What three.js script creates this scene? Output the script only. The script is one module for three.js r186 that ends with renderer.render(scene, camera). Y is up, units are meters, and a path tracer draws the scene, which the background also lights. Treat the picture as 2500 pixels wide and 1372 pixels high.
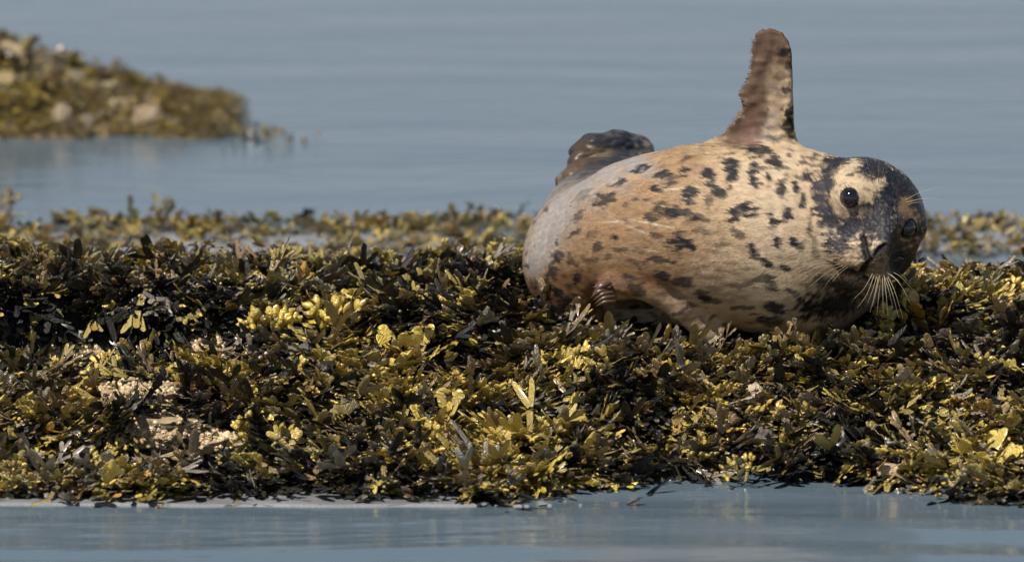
import * as THREE from 'three';
import { ImprovedNoise } from 'three/addons/math/ImprovedNoise.js';
import { mergeGeometries } from 'three/addons/utils/BufferGeometryUtils.js';

// ---------------------------------------------------------------- camera, sky, sun, exposure
const scene = new THREE.Scene();
const PITCH = 8 * Math.PI / 180, CAM = new THREE.Vector3(0, 3.0, 18.9), AXIS = 19.086;
const TANV = 0.686 / AXIS, TANH = 1.25 / AXIS;
const camera = new THREE.PerspectiveCamera(2 * Math.atan(TANV) * 180 / Math.PI, 2500 / 1372, 0.5, 3000);
camera.position.copy(CAM);
camera.rotation.x = -PITCH;
camera.focus = 18.75;
camera.userData.fStop = 3.3;
camera.updateMatrixWorld();
scene.add(camera);

const renderer = new THREE.WebGLRenderer({ antialias: true });
renderer.toneMapping = THREE.LinearToneMapping;
renderer.toneMappingExposure = 1.2;
renderer.shadowMap.enabled = true;

const perlin = new ImprovedNoise();
const noise = (x, y, z = 0.5) => perlin.noise(x, y, z);
function fbm(x, y, z, o = 4) { let s = 0, a = 0.5; for (let k = 0; k < o; k++) { s += a * perlin.noise(x, y, z); x = x * 2.03 + 7.1; y = y * 2.03 + 3.7; z = z * 2.03 + 1.3; a *= 0.5; } return s; }
function mulberry(a) { return () => { a |= 0; a = a + 0x6D2B79F5 | 0; let t = Math.imul(a ^ a >>> 15, 1 | a); t = t + Math.imul(t ^ t >>> 7, 61 | t) ^ t; return ((t ^ t >>> 14) >>> 0) / 4294967296; }; }
const clamp = (x, a = 0, b = 1) => Math.min(b, Math.max(a, x));
const lerp = (a, b, t) => a + (b - a) * t;
const smooth = (a, b, x) => { const t = clamp((x - a) / (b - a)); return t * t * (3 - 2 * t); };

{ // hazy white at the horizon, blue above it, thin cloud higher up
  const w = 1024, h = 512, d = new Float32Array(w * h * 4);
  for (let j = 0; j < h; j++) for (let i = 0; i < w; i++) {
    const el = (j + 0.5) / h * Math.PI - Math.PI / 2, az = (i + 0.5) / w * 2 * Math.PI, e = Math.max(0, el) * 180 / Math.PI;
    const cx = Math.cos(az) * Math.cos(el), cz = Math.sin(az) * Math.cos(el), cy = Math.sin(el);
    const haze = Math.exp(-Math.pow(e / 9.5, 2));
    const cl = smooth(0.02, 0.35, fbm(cx * 2.2 + 5, cy * 4.5, cz * 2.2, 5) + 0.02) * smooth(6, 22, e) * 0.55;
    const hi = smooth(8, 60, e), blue = [lerp(.125, .035, hi), lerp(.18, .065, hi), lerp(.245, .125, hi)];
    for (let c = 0; c < 3; c++) {
      let v = lerp(blue[c], [0.37, 0.41, 0.46][c], haze);
      v = lerp(v, [0.22, 0.25, 0.3][c], cl * .5);
      if (el < 0) v = [0.10, 0.13, 0.15][c];
      d[(j * w + i) * 4 + c] = v;
    }
    d[(j * w + i) * 4 + 3] = 1;
  }
  const sky = new THREE.DataTexture(d, w, h, THREE.RGBAFormat, THREE.FloatType);
  sky.mapping = THREE.EquirectangularReflectionMapping; sky.magFilter = THREE.LinearFilter; sky.minFilter = THREE.LinearFilter; sky.needsUpdate = true;
  scene.background = sky; scene.environment = sky;
}
const sun = new THREE.DirectionalLight(new THREE.Color().setRGB(1.0, 0.93, 0.82), 5);
sun.position.set(-3.9, 9.0, 4.4);
sun.castShadow = true; sun.shadow.mapSize.set(4096, 4096);
Object.assign(sun.shadow.camera, { left: -4, right: 4, top: 4, bottom: -6, near: 1, far: 30 });
scene.add(sun, sun.target);

// ---------------------------------------------------------------- measuring helpers
const FWD = new THREE.Vector3(0, -Math.sin(PITCH), -Math.cos(PITCH)), UPV = new THREE.Vector3(0, Math.cos(PITCH), -Math.sin(PITCH));
function rayTo(px, row) { return new THREE.Vector3((px - 1250) / 1250 * TANH, 0, 0).addScaledVector(UPV, (686 - row) / 686 * TANV).add(FWD); }
function W(px, row, z) { const r = rayTo(px, row), t = (z - CAM.z) / r.z; return CAM.clone().addScaledVector(r, t); } // the point seen at this spot of the photograph, at depth z
function yAt(row, z) { return W(1250, row, z).y; }
function note(o, label, category, group, kind) { if (label) o.userData.label = label; if (category) o.userData.category = category; if (group) o.userData.group = group; if (kind) o.userData.kind = kind; return o; }
const taken = {};
function numbered(n) { if (!(n in taken)) { taken[n] = 0; return n; } taken[n]++; return n + '_' + String(taken[n]).padStart(3, '0'); }
function mesh(name, geo, mat, parent, top = false) { const m = new THREE.Mesh(geo, mat); m.name = top ? numbered(name) : name; m.castShadow = m.receiveShadow = true; parent.add(m); return m; }
function group(name, pos) { const g = new THREE.Group(); g.name = numbered(name); if (pos) g.position.copy(pos); scene.add(g); return g; }
function dataTex(n, f, srgb, repeat = true) {
  const d = new Uint8Array(n * n * 4);
  for (let j = 0; j < n; j++) for (let i = 0; i < n; i++) { const c = f(i / n, j / n); for (let k = 0; k < 3; k++) d[(j * n + i) * 4 + k] = clamp(c[k] ?? c[0]) * 255; d[(j * n + i) * 4 + 3] = 255; }
  const t = new THREE.DataTexture(d, n, n); t.magFilter = THREE.LinearFilter; t.minFilter = THREE.LinearFilter;
  if (repeat) t.wrapS = t.wrapT = THREE.RepeatWrapping; if (srgb) t.colorSpace = THREE.SRGBColorSpace; t.needsUpdate = true; return t;
}
function tileNoise(u, v, f, seed, o = 3) { // repeats at u, v = 1
  const a = 2 * Math.PI; let s = 0, k = 0.5;
  for (let i = 0; i < o; i++) { const r = f / a; s += k * (perlin.noise(Math.cos(u * a) * r + seed, Math.sin(u * a) * r + seed * 1.7, Math.cos(v * a) * r + 9.1) + perlin.noise(Math.cos(v * a) * r + seed * 2.3, Math.sin(v * a) * r + 4.4, Math.sin(u * a) * r + seed)); f *= 2; k *= 0.5; }
  return s;
}

// ---------------------------------------------------------------- the reef: heights
// each column: photo column, then [row, depth] pairs from the front waterline to the crest; behind the crest the reef drops to the back flats
const cols = [
  [-700, [[1200, 1.08], [1135, .86], [1125, .76], [1010, .68], [960, .5], [872, .1], [692, .02], [650, -.5], [618, -.95]]],
  [150, [[1200, 1.08], [1150, .88], [1110, .76], [1020, .68], [960, .5], [876, .1], [695, .02], [650, -.5], [618, -.95]]],
  [500, [[1200, 1.08], [1150, .88], [1120, .76], [1000, .68], [950, .5], [858, .11], [710, .02], [655, -.5], [618, -.95]]],
  [760, [[1203, 1.1], [1120, .85], [1060, .7], [960, .5], [900, .35], [840, .15], [740, 0], [670, -.4], [618, -.95]]],
  [1050, [[1205, 1.1], [1100, .8], [1040, .66], [990, .52], [900, .3], [850, .2], [750, 0], [660, -.5], [622, -1]]],
  [1350, [[1212, 1.1], [1120, .85], [1040, .66], [970, .5], [880, .32], [810, .22], [790, .05], [680, -.5], [630, -1]]],
  [1600, [[1185, .98], [1120, .82], [1050, .68], [950, .46], [880, .34], [815, .25], [805, .05], [680, -.5], [640, -1]]],
  [1850, [[1160, .86], [1120, .78], [1050, .66], [950, .46], [890, .36], [830, .27], [812, .05], [690, -.5], [650, -1]]],
  [2150, [[1195, 1.0], [1130, .84], [1050, .66], [950, .46], [880, .34], [815, .25], [770, .02], [700, -.4], [655, -.8]]],
  [2380, [[1228, 1.16], [1150, .95], [1060, .72], [960, .5], [870, .32], [800, .18], [745, 0], [690, -.4], [655, -.75]]],
  [3200, [[1228, 1.16], [1150, .95], [1060, .72], [960, .5], [870, .32], [800, .18], [745, 0], [690, -.4], [655, -.75]]],
].map(([px, pr]) => {
  const p = pr.map(([r, z], k) => [z, yAt(r, z) - (k === 0 ? -.008 : k === 1 ? .02 : .04)]);
  p.unshift([p[0][0] + 0.25, -0.09], [p[0][0] + 1.2, -0.4]); p.sort((a, b) => b[0] - a[0]);
  const l = p[p.length - 1];
  p.push([l[0] - .3, l[1] - .12], [l[0] - .75, -.01], [-2.6, -.012], [-3.2, -.006], [-3.75, -.03], [-4.6, -.3]);
  return { x: (px - 1250) / 1000, p };
});
function alongCol(p, z) { if (z >= p[0][0]) return p[0][1]; for (let k = 1; k < p.length; k++) if (z >= p[k][0]) { const t = (z - p[k][0]) / (p[k - 1][0] - p[k][0]); return lerp(p[k][1], p[k - 1][1], t); } return p[p.length - 1][1]; }
function reefY(x, z) {
  const wz = z + 0.05 * noise(x * 3.1, z * 1.3, 2.2);
  let k = 1; while (k < cols.length - 1 && x > cols[k].x) k++;
  const a = cols[k - 1], b = cols[k], t = smooth(a.x, b.x, x);
  let y = lerp(alongCol(a.p, wz), alongCol(b.p, wz), t);
  const seat = Math.exp(-Math.pow((x - .5) / .75, 4) - Math.pow((z + .1) / .32, 4));     // where the seal lies the weed is pressed flat
  const lump = 0.055 * noise(x * 5.2 + 3, z * 5.2, 4.1) + 0.03 * noise(x * 12, z * 12, 9.3) + 0.024 * noise(x * 24, z * 24, 1.7);
  const back = smooth(-1.7, -2.3, z);
  const fore = Math.exp(-Math.pow((x - .5) / .68, 4) - Math.pow((z - .21) / .19, 4));
  y += .03 * seat * smooth(.1, -.05, z) - .046 * fore;
  y += lump * (1 - .85 * seat) * (1 - .5 * fore) * (1 - .6 * back) * smooth(-4.2, -3.8, z) * smooth(1.9, 1.1, z);
  y -= .06 * Math.exp(-(((x + .88) / .13) ** 2) - ((z - .86) / .1) ** 2) + .06 * Math.exp(-(((x - .5) / .3) ** 2) - ((z - .98) / .13) ** 2); // two little inlets
  return y;
}
function reefN(x, z) { const e = 0.012; return new THREE.Vector3(reefY(x - e, z) - reefY(x + e, z), 2 * e, reefY(x, z - e) - reefY(x, z + e)).normalize(); }
function groundAt(px, row) { // where the line of sight meets the reef
  const r = rayTo(px, row); let t = 16.5 / -r.z;
  for (let k = 0; k < 1400; k++) { const p = CAM.clone().addScaledVector(r, t); if (p.y < reefY(p.x, p.z) || p.y < -.004) return p; t += 0.008; }
  return CAM.clone().addScaledVector(r, 19);
}
function gridGeo(x0, x1, nx, z0, z1, nz, f, colorOf) {
  const g = new THREE.PlaneGeometry(1, 1, nx, nz), p = g.attributes.position, uv = g.attributes.uv, c = colorOf && new Float32Array(p.count * 3);
  for (let j = 0, n = 0; j <= nz; j++) for (let i = 0; i <= nx; i++, n++) {
    const x = lerp(x0, x1, i / nx), z = lerp(z0, z1, j / nz), y = f(x, z);
    p.setXYZ(n, x, y, z); uv.setXY(n, x, z); if (c) c.set(colorOf(x, z, y), n * 3);
  }
  if (c) g.setAttribute('color', new THREE.BufferAttribute(c, 3));
  g.computeVertexNormals(); return g;
}
const rockBump = dataTex(512, (u, v) => [0.5 + 0.6 * tileNoise(u, v, 24, 3.3, 4)]);
const rockMat = new THREE.MeshPhysicalMaterial({ vertexColors: true, roughness: 0.45, bumpMap: rockBump, bumpScale: 0.012, clearcoat: 0.3, clearcoatRoughness: 0.25 });
const reef = mesh('reef', gridGeo(-3.2, 3.2, 400, -4.7, 2.3, 440, reefY, (x, z) => {
  const n = 0.5 + fbm(x * 9, z * 9, 2, 3), k = clamp(n); return [lerp(.014, .05, k), lerp(.013, .042, k), lerp(.009, .02, k)];
}), rockMat, scene, true);
note(reef, 'low dark rock reef under the seaweed and the seal', 'rock', null, 'structure');

// ---------------------------------------------------------------- the sea
const smear = (x, z) => { // long low ripples, calmer in the lee of the reef
  const calm = lerp(1, 0.07, smooth(-1.2, -1.7, z) * smooth(-4.4, -3.8, z)), front = smooth(0.6, 1.2, z), fine = lerp(.42, lerp(.45, .06, smooth(-.1, .5, x)), front);
  const wob = .25 * noise(x * .7, z * .9, 6.1);
  let h = 0.0042 * noise(x * .7 + 2, (z + wob) * 2.1, 0.3) + fine * 0.0034 * noise(x * 3.2, (z + wob) * 13 + x * .8, 3.7) + fine * 0.0022 * noise(x * 9, z * 31 - x * 2, 7.7);
  h += front * (0.010 * noise(x * .6 + 9, (z + .5 * wob) * 4.6, 5.5) + .0016 * noise(x * 2.2, z * 9, 1.5));
  return h * calm;
};
const waterBump = dataTex(512, (u, v) => [0.5 + 0.55 * tileNoise(u, v, 10, 8.8, 4)]); waterBump.repeat.set(0.9, 2.4);
const waterMat = new THREE.MeshPhysicalMaterial({ color: new THREE.Color().setRGB(.098, .137, .176), roughness: 0.12, ior: 1.33, bumpMap: waterBump, bumpScale: 0.0012 });
const seaNear = gridGeo(-3.4, 3.4, 230, -14, 2.6, 1300, smear);
const rim = (x0, x1, z0, z1) => gridGeo(x0, x1, 2, z0, z1, 2, () => -0.001);
const sea = mesh('sea', mergeGeometries([seaNear, rim(-900, -3.4, -14, 2.6), rim(3.4, 900, -14, 2.6), rim(-900, 900, -1200, -14), rim(-900, 900, 2.6, 40)]), waterMat, scene, true);
note(sea, 'calm blue grey sea around the reef', 'water', null, 'structure');

// ---------------------------------------------------------------- the seal as a distance field
const V = (a) => new THREE.Vector3(...a);
const HC = W(2112, 530, 0.10);                                      // middle of the skull
const HEAD = (() => { // side (towards the eye on the right), up (crown), front (nose)
  const roll = 28 * Math.PI / 180, yaw = 20 * Math.PI / 180, nod = 4 * Math.PI / 180;
  const R = new THREE.Vector3(1, 0, 0), Z = FWD.clone().negate();
  const s0 = R.clone().multiplyScalar(Math.cos(roll)).addScaledVector(UPV, -Math.sin(roll)), u0 = R.clone().multiplyScalar(Math.sin(roll)).addScaledVector(UPV, Math.cos(roll));
  const f = Z.clone().multiplyScalar(Math.cos(yaw)).addScaledVector(s0, Math.sin(yaw)), s = s0.clone().multiplyScalar(Math.cos(yaw)).addScaledVector(Z, -Math.sin(yaw));
  const f2 = f.clone().multiplyScalar(Math.cos(nod)).addScaledVector(u0, -Math.sin(nod)), u2 = u0.clone().multiplyScalar(Math.cos(nod)).addScaledVector(f, Math.sin(nod));
  return { s, u: u2, f: f2 };
})();
const H3 = (s, u, f) => HC.clone().addScaledVector(HEAD.s, s).addScaledVector(HEAD.u, u).addScaledVector(HEAD.f, f);
function coneSeg(A, r1, B, r2) { // distance to a tapered capsule
  const bx = B.x - A.x, by = B.y - A.y, bz = B.z - A.z, l2 = bx * bx + by * by + bz * bz, rr = r1 - r2, a2 = l2 - rr * rr, il2 = 1 / l2;
  return (x, y, z) => {
    const px = x - A.x, py = y - A.y, pz = z - A.z, yy = px * bx + py * by + pz * bz, zz = yy - l2;
    const qx = px * l2 - bx * yy, qy = py * l2 - by * yy, qz = pz * l2 - bz * yy, x2 = qx * qx + qy * qy + qz * qz, y2 = yy * yy * l2, z2 = zz * zz * l2;
    const k = Math.sign(rr) * rr * rr * x2;
    if (Math.sign(zz) * a2 * z2 > k) return Math.sqrt(x2 + z2) * il2 - r2;
    if (Math.sign(yy) * a2 * y2 < k) return Math.sqrt(x2 + y2) * il2 - r1;
    return (Math.sqrt(x2 * a2 * il2) + yy * rr) * il2 - r1;
  };
}
const ball = (A, r) => (x, y, z) => Math.hypot(x - A.x, y - A.y, z - A.z) - r;
function egg(A, ax, ay, az, rx, ry, rz) { // ellipsoid with its own axes
  return (x, y, z) => { const dx = x - A.x, dy = y - A.y, dz = z - A.z; const a = (dx * ax.x + dy * ax.y + dz * ax.z) / rx, b = (dx * ay.x + dy * ay.y + dz * ay.z) / ry, c = (dx * az.x + dy * az.y + dz * az.z) / rz; const k0 = Math.hypot(a, b, c), k1 = Math.hypot(a / rx, b / ry, c / rz); return k1 < 1e-9 ? -Math.min(rx, ry, rz) : k0 * (k0 - 1) / k1; };
}
const smin = (a, b, k) => { const h = Math.max(k - Math.abs(a - b), 0) / k; return Math.min(a, b) - h * h * k * .25; };
const smax = (a, b, k) => -smin(-a, -b, k);
function chain(list) { const out = []; for (let k = 1; k < list.length; k++) { const [p, r, z, q] = list[k - 1], [p2, r2, z2, q2] = list[k]; out.push(coneSeg(W(p, r, z), q, W(p2, r2, z2), q2)); } return out; }
const X1 = new THREE.Vector3(1, 0, 0), Z1 = FWD.clone().negate();
const trunk = [
  ...chain([[2075, 555, .03, .13], [2005, 575, .02, .172], [1930, 585, .01, .205], [1830, 580, 0, .212], [1700, 574, -.02, .206], [1570, 588, -.07, .188], [1462, 632, -.17, .172], [1478, 575, -.36, .158], [1505, 495, -.56, .115], [1515, 425, -.68, .07]]),
  egg(W(1925, 690, .06), X1, UPV, Z1, .13, .115, .13),              // chest pressed on the weed
];
const throat = [coneSeg(W(2060, 660, .03), .1, W(1985, 700, .04), .105), coneSeg(W(2055, 700, .02), .065, W(2000, 760, .02), .06)];
const skull = [
  egg(H3(0, .0, -.005), HEAD.s, HEAD.u, HEAD.f, .152, .142, .15),
  coneSeg(H3(0, -.018, .07), .082, H3(0, -.056, .15), .056),        // muzzle
  coneSeg(H3(0, .012, .105), .042, H3(0, -.042, .172), .032),           // ridge of the nose
  ball(H3(-.04, -.09, .149), .047), ball(H3(.04, -.09, .149), .047), // whisker pads
  coneSeg(H3(0, -.1, .02), .08, H3(0, -.13, .118), .034),           // lower jaw
  coneSeg(H3(-.078, -.055, .03), .068, H3(-.052, -.078, .085), .05), coneSeg(H3(.078, -.055, .03), .068, H3(.052, -.078, .085), .05), // cheeks
];
const brow = [ball(H3(-.08, .035, .088), .044), ball(H3(.082, .034, .08), .04)];
const nosePad = [egg(H3(0, -.058, .186), HEAD.s, HEAD.u, HEAD.f, .029, .024, .02)];
const cuts = [ // hollows beside the muzzle, nostrils, the split under the nose, the mouth
  [ball(H3(-.078, -.028, .168), .042), .055], [ball(H3(.078, -.028, .168), .042), .055],
];
// raised flipper: an outline in the plane of the paddle with a thick leading edge
const OUT = [[1936, 400], [1940, 372], [1939, 320], [1937, 250], [1936, 180], [1934, 130], [1926, 100], [1911, 77], [1882, 69], [1854, 76], [1838, 98], [1836, 124], [1838, 140], [1833, 160], [1836, 170], [1827, 192], [1822, 204], [1811, 220], [1807, 234], [1814, 250], [1817, 262], [1803, 282], [1788, 304], [1774, 330], [1752, 346], [1735, 375], [1800, 420]].map(([p, r]) => { const q = W(p, r, -.04); return [q.x, q.y]; });
function poly(x, y) { let d = 1e9, s = 1; for (let i = 0, j = OUT.length - 1; i < OUT.length; j = i++) { const [ax, ay] = OUT[i], [bx, by] = OUT[j], ex = bx - ax, ey = by - ay, wx = x - ax, wy = y - ay, t = clamp((wx * ex + wy * ey) / (ex * ex + ey * ey)); d = Math.min(d, Math.hypot(wx - ex * t, wy - ey * t)); if ((ay <= y) !== (by <= y) && wx < (y - ay) * ex / ey) s = -s; } return s * d; }
const FB = W(1870, 360, -.04), FT = W(1885, 71, -.04);
function paddle(x, y, z) {
  if (x < FT.x - .2 || x > FT.x + .13 || y < FB.y - .12 || y > FT.y + .06 || Math.abs(z + .05) > .14) return Math.max(FT.x - .16 - x, x - FT.x - .09, FB.y - .1 - y, y - FT.y - .02, Math.abs(z + .05) - .06, .03);
  const k = clamp((y - FB.y) / (FT.y - FB.y)), lead = clamp((x - (FT.x - .075)) / .125);
  const fold = .0045 * noise(x * 26 + y * 20, y * 46 - x * 12, 1) * (1 - .6 * lead) * smooth(.05, .35, k) + .003 * noise(x * 40, y * 22, 3) + .002 * Math.sin((x - .3 * y) * 170 + 3 * noise(x * 9, y * 9, 4)) * smooth(.4, .6, k) * (1 - .5 * lead);
  const zc = -.045 + .02 * Math.sin(k * 2.2) - .02 * (1 - lead), th = lerp(.007, .026, lead) * lerp(1.25, .62, k) + fold;
  const d2 = poly(x, y) + th * .7 + .006 * (1 - lead) * noise(x * 80, y * 80, 2) + .003 * (1 - lead) * noise(x * 200, y * 200, 5), dz = Math.abs(z - zc) - th * .3, a = Math.max(d2, 0), b = Math.max(dz, 0);
  return Math.min(Math.max(d2, dz), 0) + Math.hypot(a, b) - th * .7;
}
const arm = chain([[1735, 812, .1, .028], [1672, 756, .112, .031], [1605, 712, .114, .031], [1548, 698, .106, .028], [1500, 696, .1, .023], [1466, 714, .098, .013]]);
const toes = [[1462, 700, 1520, 696], [1470, 714, 1530, 705], [1475, 728, 1535, 718]].map(([a, b, c, d]) => coneSeg(W(a, b, .118), .0085, W(c, d, .1), .011));
const hollow = egg(W(1552, 748, .08), X1, UPV, Z1, .115, .06, .2);
const hind = [
  ...chain([[1535, 420, -.66, .06], [1553, 372, -.64, .046], [1505, 352, -.6, .036], [1450, 362, -.57, .034], [1412, 398, -.56, .026], [1386, 436, -.56, .014]]),
  ...chain([[1500, 352, -.62, .034], [1440, 352, -.6, .026], [1408, 372, -.6, .02]]),
  ...chain([[1520, 420, -.6, .05], [1460, 412, -.54, .032], [1410, 420, -.52, .026], [1374, 440, -.52, .018], [1362, 464, -.53, .008]]),
  ...chain([[1440, 412, -.52, .026], [1395, 434, -.5, .02], [1372, 455, -.5, .012]]),
];
function sealD(x, y, z) {
  let d = trunk[0](x, y, z); for (let k = 1; k < trunk.length; k++) d = smin(d, trunk[k](x, y, z), .06);
  if (x > .6) {
    for (const t of throat) d = smin(d, t(x, y, z), .05);
    let h = skull[0](x, y, z); for (let k = 1; k < skull.length; k++) h = smin(h, skull[k](x, y, z), k < 3 ? .045 : .022);
    for (const b of brow) h = smin(h, b(x, y, z), .03);
    h = smin(h, nosePad[0](x, y, z), .01);
    d = smin(d, h, .03);
    if (h < .04) for (const [c, k] of cuts) d = smax(d, -c(x, y, z), k);
  }
  if (x < .55 && y < .45 && z > -.05) {
    d = smax(d, -hollow(x, y, z), .03);
    let a = arm[0](x, y, z); for (let k = 1; k < arm.length; k++) a = smin(a, arm[k](x, y, z), .012);
    for (const t of toes) a = smin(a, t(x, y, z), .006);
    d = smin(d, a, .03);
  }
  if (x < .5 && z < -.3) { let a = hind[0](x, y, z); for (let k = 1; k < hind.length; k++) a = smin(a, hind[k](x, y, z), .006); if (a < .03) a += .0022 * noise(x * 40, y * 70, z * 40); d = smin(d, a, .012); }
  d = smin(d, paddle(x, y, z), .045);
  return d;
}
function fleshD(x, y, z) { // with soft creases of the skin
  let d = sealD(x, y, z);
  if (d < .03 && d > -.03) {
    const neck = smooth(.5, .62, x) * smooth(.84, .72, x);
    d += .0016 * noise(x * 14, y * 14, z * 14) + .0007 * noise(x * 34, y * 60, z * 50);
    d += neck * .0016 * smooth(-.2, .3, noise(x * 5, y * 7, 8)) * (Math.pow(Math.abs(Math.sin((x + .12 * (y - .45) + .03 * noise(x * 3, y * 6, 2)) * 46)), 8) - .2);
    const pads = Math.min(skull[3](x, y, z), skull[4](x, y, z)); if (pads < .012) d += .0016 * noise(x * 110, y * 110, z * 110);
  }
  return d;
}
const gradD = (f, p, e = .0012) => new THREE.Vector3(f(p.x + e, p.y, p.z) - f(p.x - e, p.y, p.z), f(p.x, p.y + e, p.z) - f(p.x, p.y - e, p.z), f(p.x, p.y, p.z + e) - f(p.x, p.y, p.z - e)).normalize();
function sealAt(px, row) { // where the line of sight meets the seal
  const r = rayTo(px, row).normalize(); let t = 18.2;
  for (let k = 0; k < 260; k++) { const p = CAM.clone().addScaledVector(r, t), d = sealD(p.x, p.y, p.z); if (d < .0006) return p; t += d * .7; if (t > 20.5) break; }
  return null;
}
function surfaceNet(f, lo, hi, cell) {
  const n = [0, 1, 2].map((k) => Math.ceil((hi[k] - lo[k]) / cell) + 2), B = 8, nb = n.map((v) => Math.ceil(v / B));
  const val = new Map(), id = (i, j, k) => (k * n[1] + j) * n[0] + i, at = (i, j, k) => [lo[0] + i * cell, lo[1] + j * cell, lo[2] + k * cell];
  const field = new Float32Array(n[0] * n[1] * n[2]).fill(1), half = B * cell * .5;
  for (let c = 0; c < nb[2]; c++) for (let b = 0; b < nb[1]; b++) for (let a = 0; a < nb[0]; a++) {
    const m = f(lo[0] + a * B * cell + half, lo[1] + b * B * cell + half, lo[2] + c * B * cell + half), skip = Math.abs(m) > half * 1.9 + .022;
    for (let k = c * B; k < Math.min(n[2], c * B + B); k++) for (let j = b * B; j < Math.min(n[1], b * B + B); j++) for (let i = a * B; i < Math.min(n[0], a * B + B); i++) field[id(i, j, k)] = skip ? Math.sign(m) : f(...at(i, j, k));
  }
  const vid = new Int32Array(n[0] * n[1] * n[2]).fill(-1), pos = [], idx = [];
  const E = [[0, 1], [2, 3], [4, 5], [6, 7], [0, 2], [1, 3], [4, 6], [5, 7], [0, 4], [1, 5], [2, 6], [3, 7]];
  for (let k = 0; k < n[2] - 1; k++) for (let j = 0; j < n[1] - 1; j++) for (let i = 0; i < n[0] - 1; i++) {
    let m = 0; const v = [];
    for (let q = 0; q < 8; q++) { const w = field[id(i + (q & 1), j + (q >> 1 & 1), k + (q >> 2))]; v.push(w); if (w < 0) m |= 1 << q; }
    if (m === 0 || m === 255) continue;
    let x = 0, y = 0, z = 0, s = 0;
    for (const [a, b] of E) if ((v[a] < 0) !== (v[b] < 0)) { const t = v[a] / (v[a] - v[b]); x += lerp(a & 1, b & 1, t); y += lerp(a >> 1 & 1, b >> 1 & 1, t); z += lerp(a >> 2, b >> 2, t); s++; }
    vid[id(i, j, k)] = pos.length / 3; pos.push(lo[0] + (i + x / s) * cell, lo[1] + (j + y / s) * cell, lo[2] + (k + z / s) * cell);
  }
  for (let k = 1; k < n[2] - 1; k++) for (let j = 1; j < n[1] - 1; j++) for (let i = 1; i < n[0] - 1; i++) {
    const v0 = field[id(i, j, k)] < 0;
    const quad = (a, b, c, d, flip) => { if (a < 0 || b < 0 || c < 0 || d < 0) return; if (flip) idx.push(a, c, b, a, d, c); else idx.push(a, b, c, a, c, d); };
    if (v0 !== field[id(i + 1, j, k)] < 0) quad(vid[id(i, j - 1, k - 1)], vid[id(i, j, k - 1)], vid[id(i, j, k)], vid[id(i, j - 1, k)], !v0);
    if (v0 !== field[id(i, j + 1, k)] < 0) quad(vid[id(i - 1, j, k - 1)], vid[id(i - 1, j, k)], vid[id(i, j, k)], vid[id(i, j, k - 1)], !v0);
    if (v0 !== field[id(i, j, k + 1)] < 0) quad(vid[id(i - 1, j - 1, k)], vid[id(i, j - 1, k)], vid[id(i, j, k)], vid[id(i - 1, j, k)], !v0);
  }
  return { pos: new Float32Array(pos), idx };
}

const slits = [], sockets = []; // nostrils, split lip and mouth are cut where they show; then the eye sockets
for (const [k, ...pts] of [[.006, [2108, 580, .0045], [2112, 602, .0062], [2120, 626, .004]], [.006, [2163, 599, .0045], [2152, 608, .006], [2140, 622, .004]], [.008, [2128, 634, .0028], [2112, 652, .0035], [2100, 670, .005]], [.012, [2100, 671, .007], [2072, 664, .0075], [2042, 652, .004]], [.012, [2102, 673, .006], [2122, 688, .006], [2144, 694, .004]]]) {
  const q = pts.map(([a, b, r]) => [sealAt(a, b), r]); if (q.some((w) => !w[0])) continue;
  for (let n = 1; n < q.length; n++) slits.push([coneSeg(q[n - 1][0], q[n - 1][1], q[n][0], q[n][1]), k]);
}
const EYES = [[2073, 484, -.0165], [2222, 562, -.0145]].map(([px, row, inn]) => { const h = sealAt(px, row), n = gradD(sealD, h, .02); return { n, c: h.clone().addScaledVector(n, inn) }; });
for (const e of EYES) sockets.push([ball(e.c.clone().addScaledVector(e.n, .009), .0218), .008]);
cuts.push(...slits, ...sockets);
const slitD = (x, y, z) => Math.min(...slits.map((q) => q[0](x, y, z)));
// ---- coat: blobs of fur colour, painted shade and sheen, each sitting on the skin
const CREAM = [.50, .39, .272], TAN = [.31, .197, .112], BROWN = [.2, .11, .05], SLATE = [.011, .013, .021], INK = [.008, .0075, .008], GREY_SHEEN = [.27, .262, .268], SOFT = [.10, .075, .055], PINK = [.26, .17, .12];
const coat = []; // px, row, rx, ry, turn, colour, strength, edge
const put = (px, row, rx, ry, turn, col, s = 1, edge = .35) => { const c = sealAt(px, row); if (c) coat.push({ c, rx: rx / 1000, ry: ry / 1000, cs: Math.cos(turn), sn: Math.sin(turn), col, s, edge }); };
// broad tones
for (const [a, b, r, q] of [[1480, 540, 170, 130], [1560, 480, 150, 120], [1600, 620, 150, 110], [1500, 640, 150, 120], [1660, 400, 90, 50]]) put(a, b, r, q, 0, TAN, .92, .8);
for (const [a, b, r, q] of [[1350, 705, 80, 80], [1430, 710, 100, 70], [1550, 685, 90, 34]]) put(a, b, r, q, 0, BROWN, .92, .6);  // lower flank: brown fur, underside shade painted in
for (const [a, b, r, q, t] of [[1550, 398, 70, 20, .3], [1480, 415, 70, 32, .5], [1420, 450, 70, 38, .7], [1372, 510, 60, 40, 1.0], [1338, 570, 52, 36, 1.2], [1318, 615, 40, 24, 1.3], [1300, 650, 32, 18, 1.3]]) put(a, b, r, q, t, GREY_SHEEN, .8, .8);  // wet back: its sky sheen is painted as pale grey
for (const [a, b, r, t] of [[1600, 548, 60, .12], [1505, 542, 40, -.1], [1650, 462, 34, -.12], [1690, 520, 40, .14], [1560, 562, 26, .3], [1575, 610, 30, .05]]) put(a, b, r, 2.2, t, [.6, .5, .4], .75, .5); // old scratches
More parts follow.
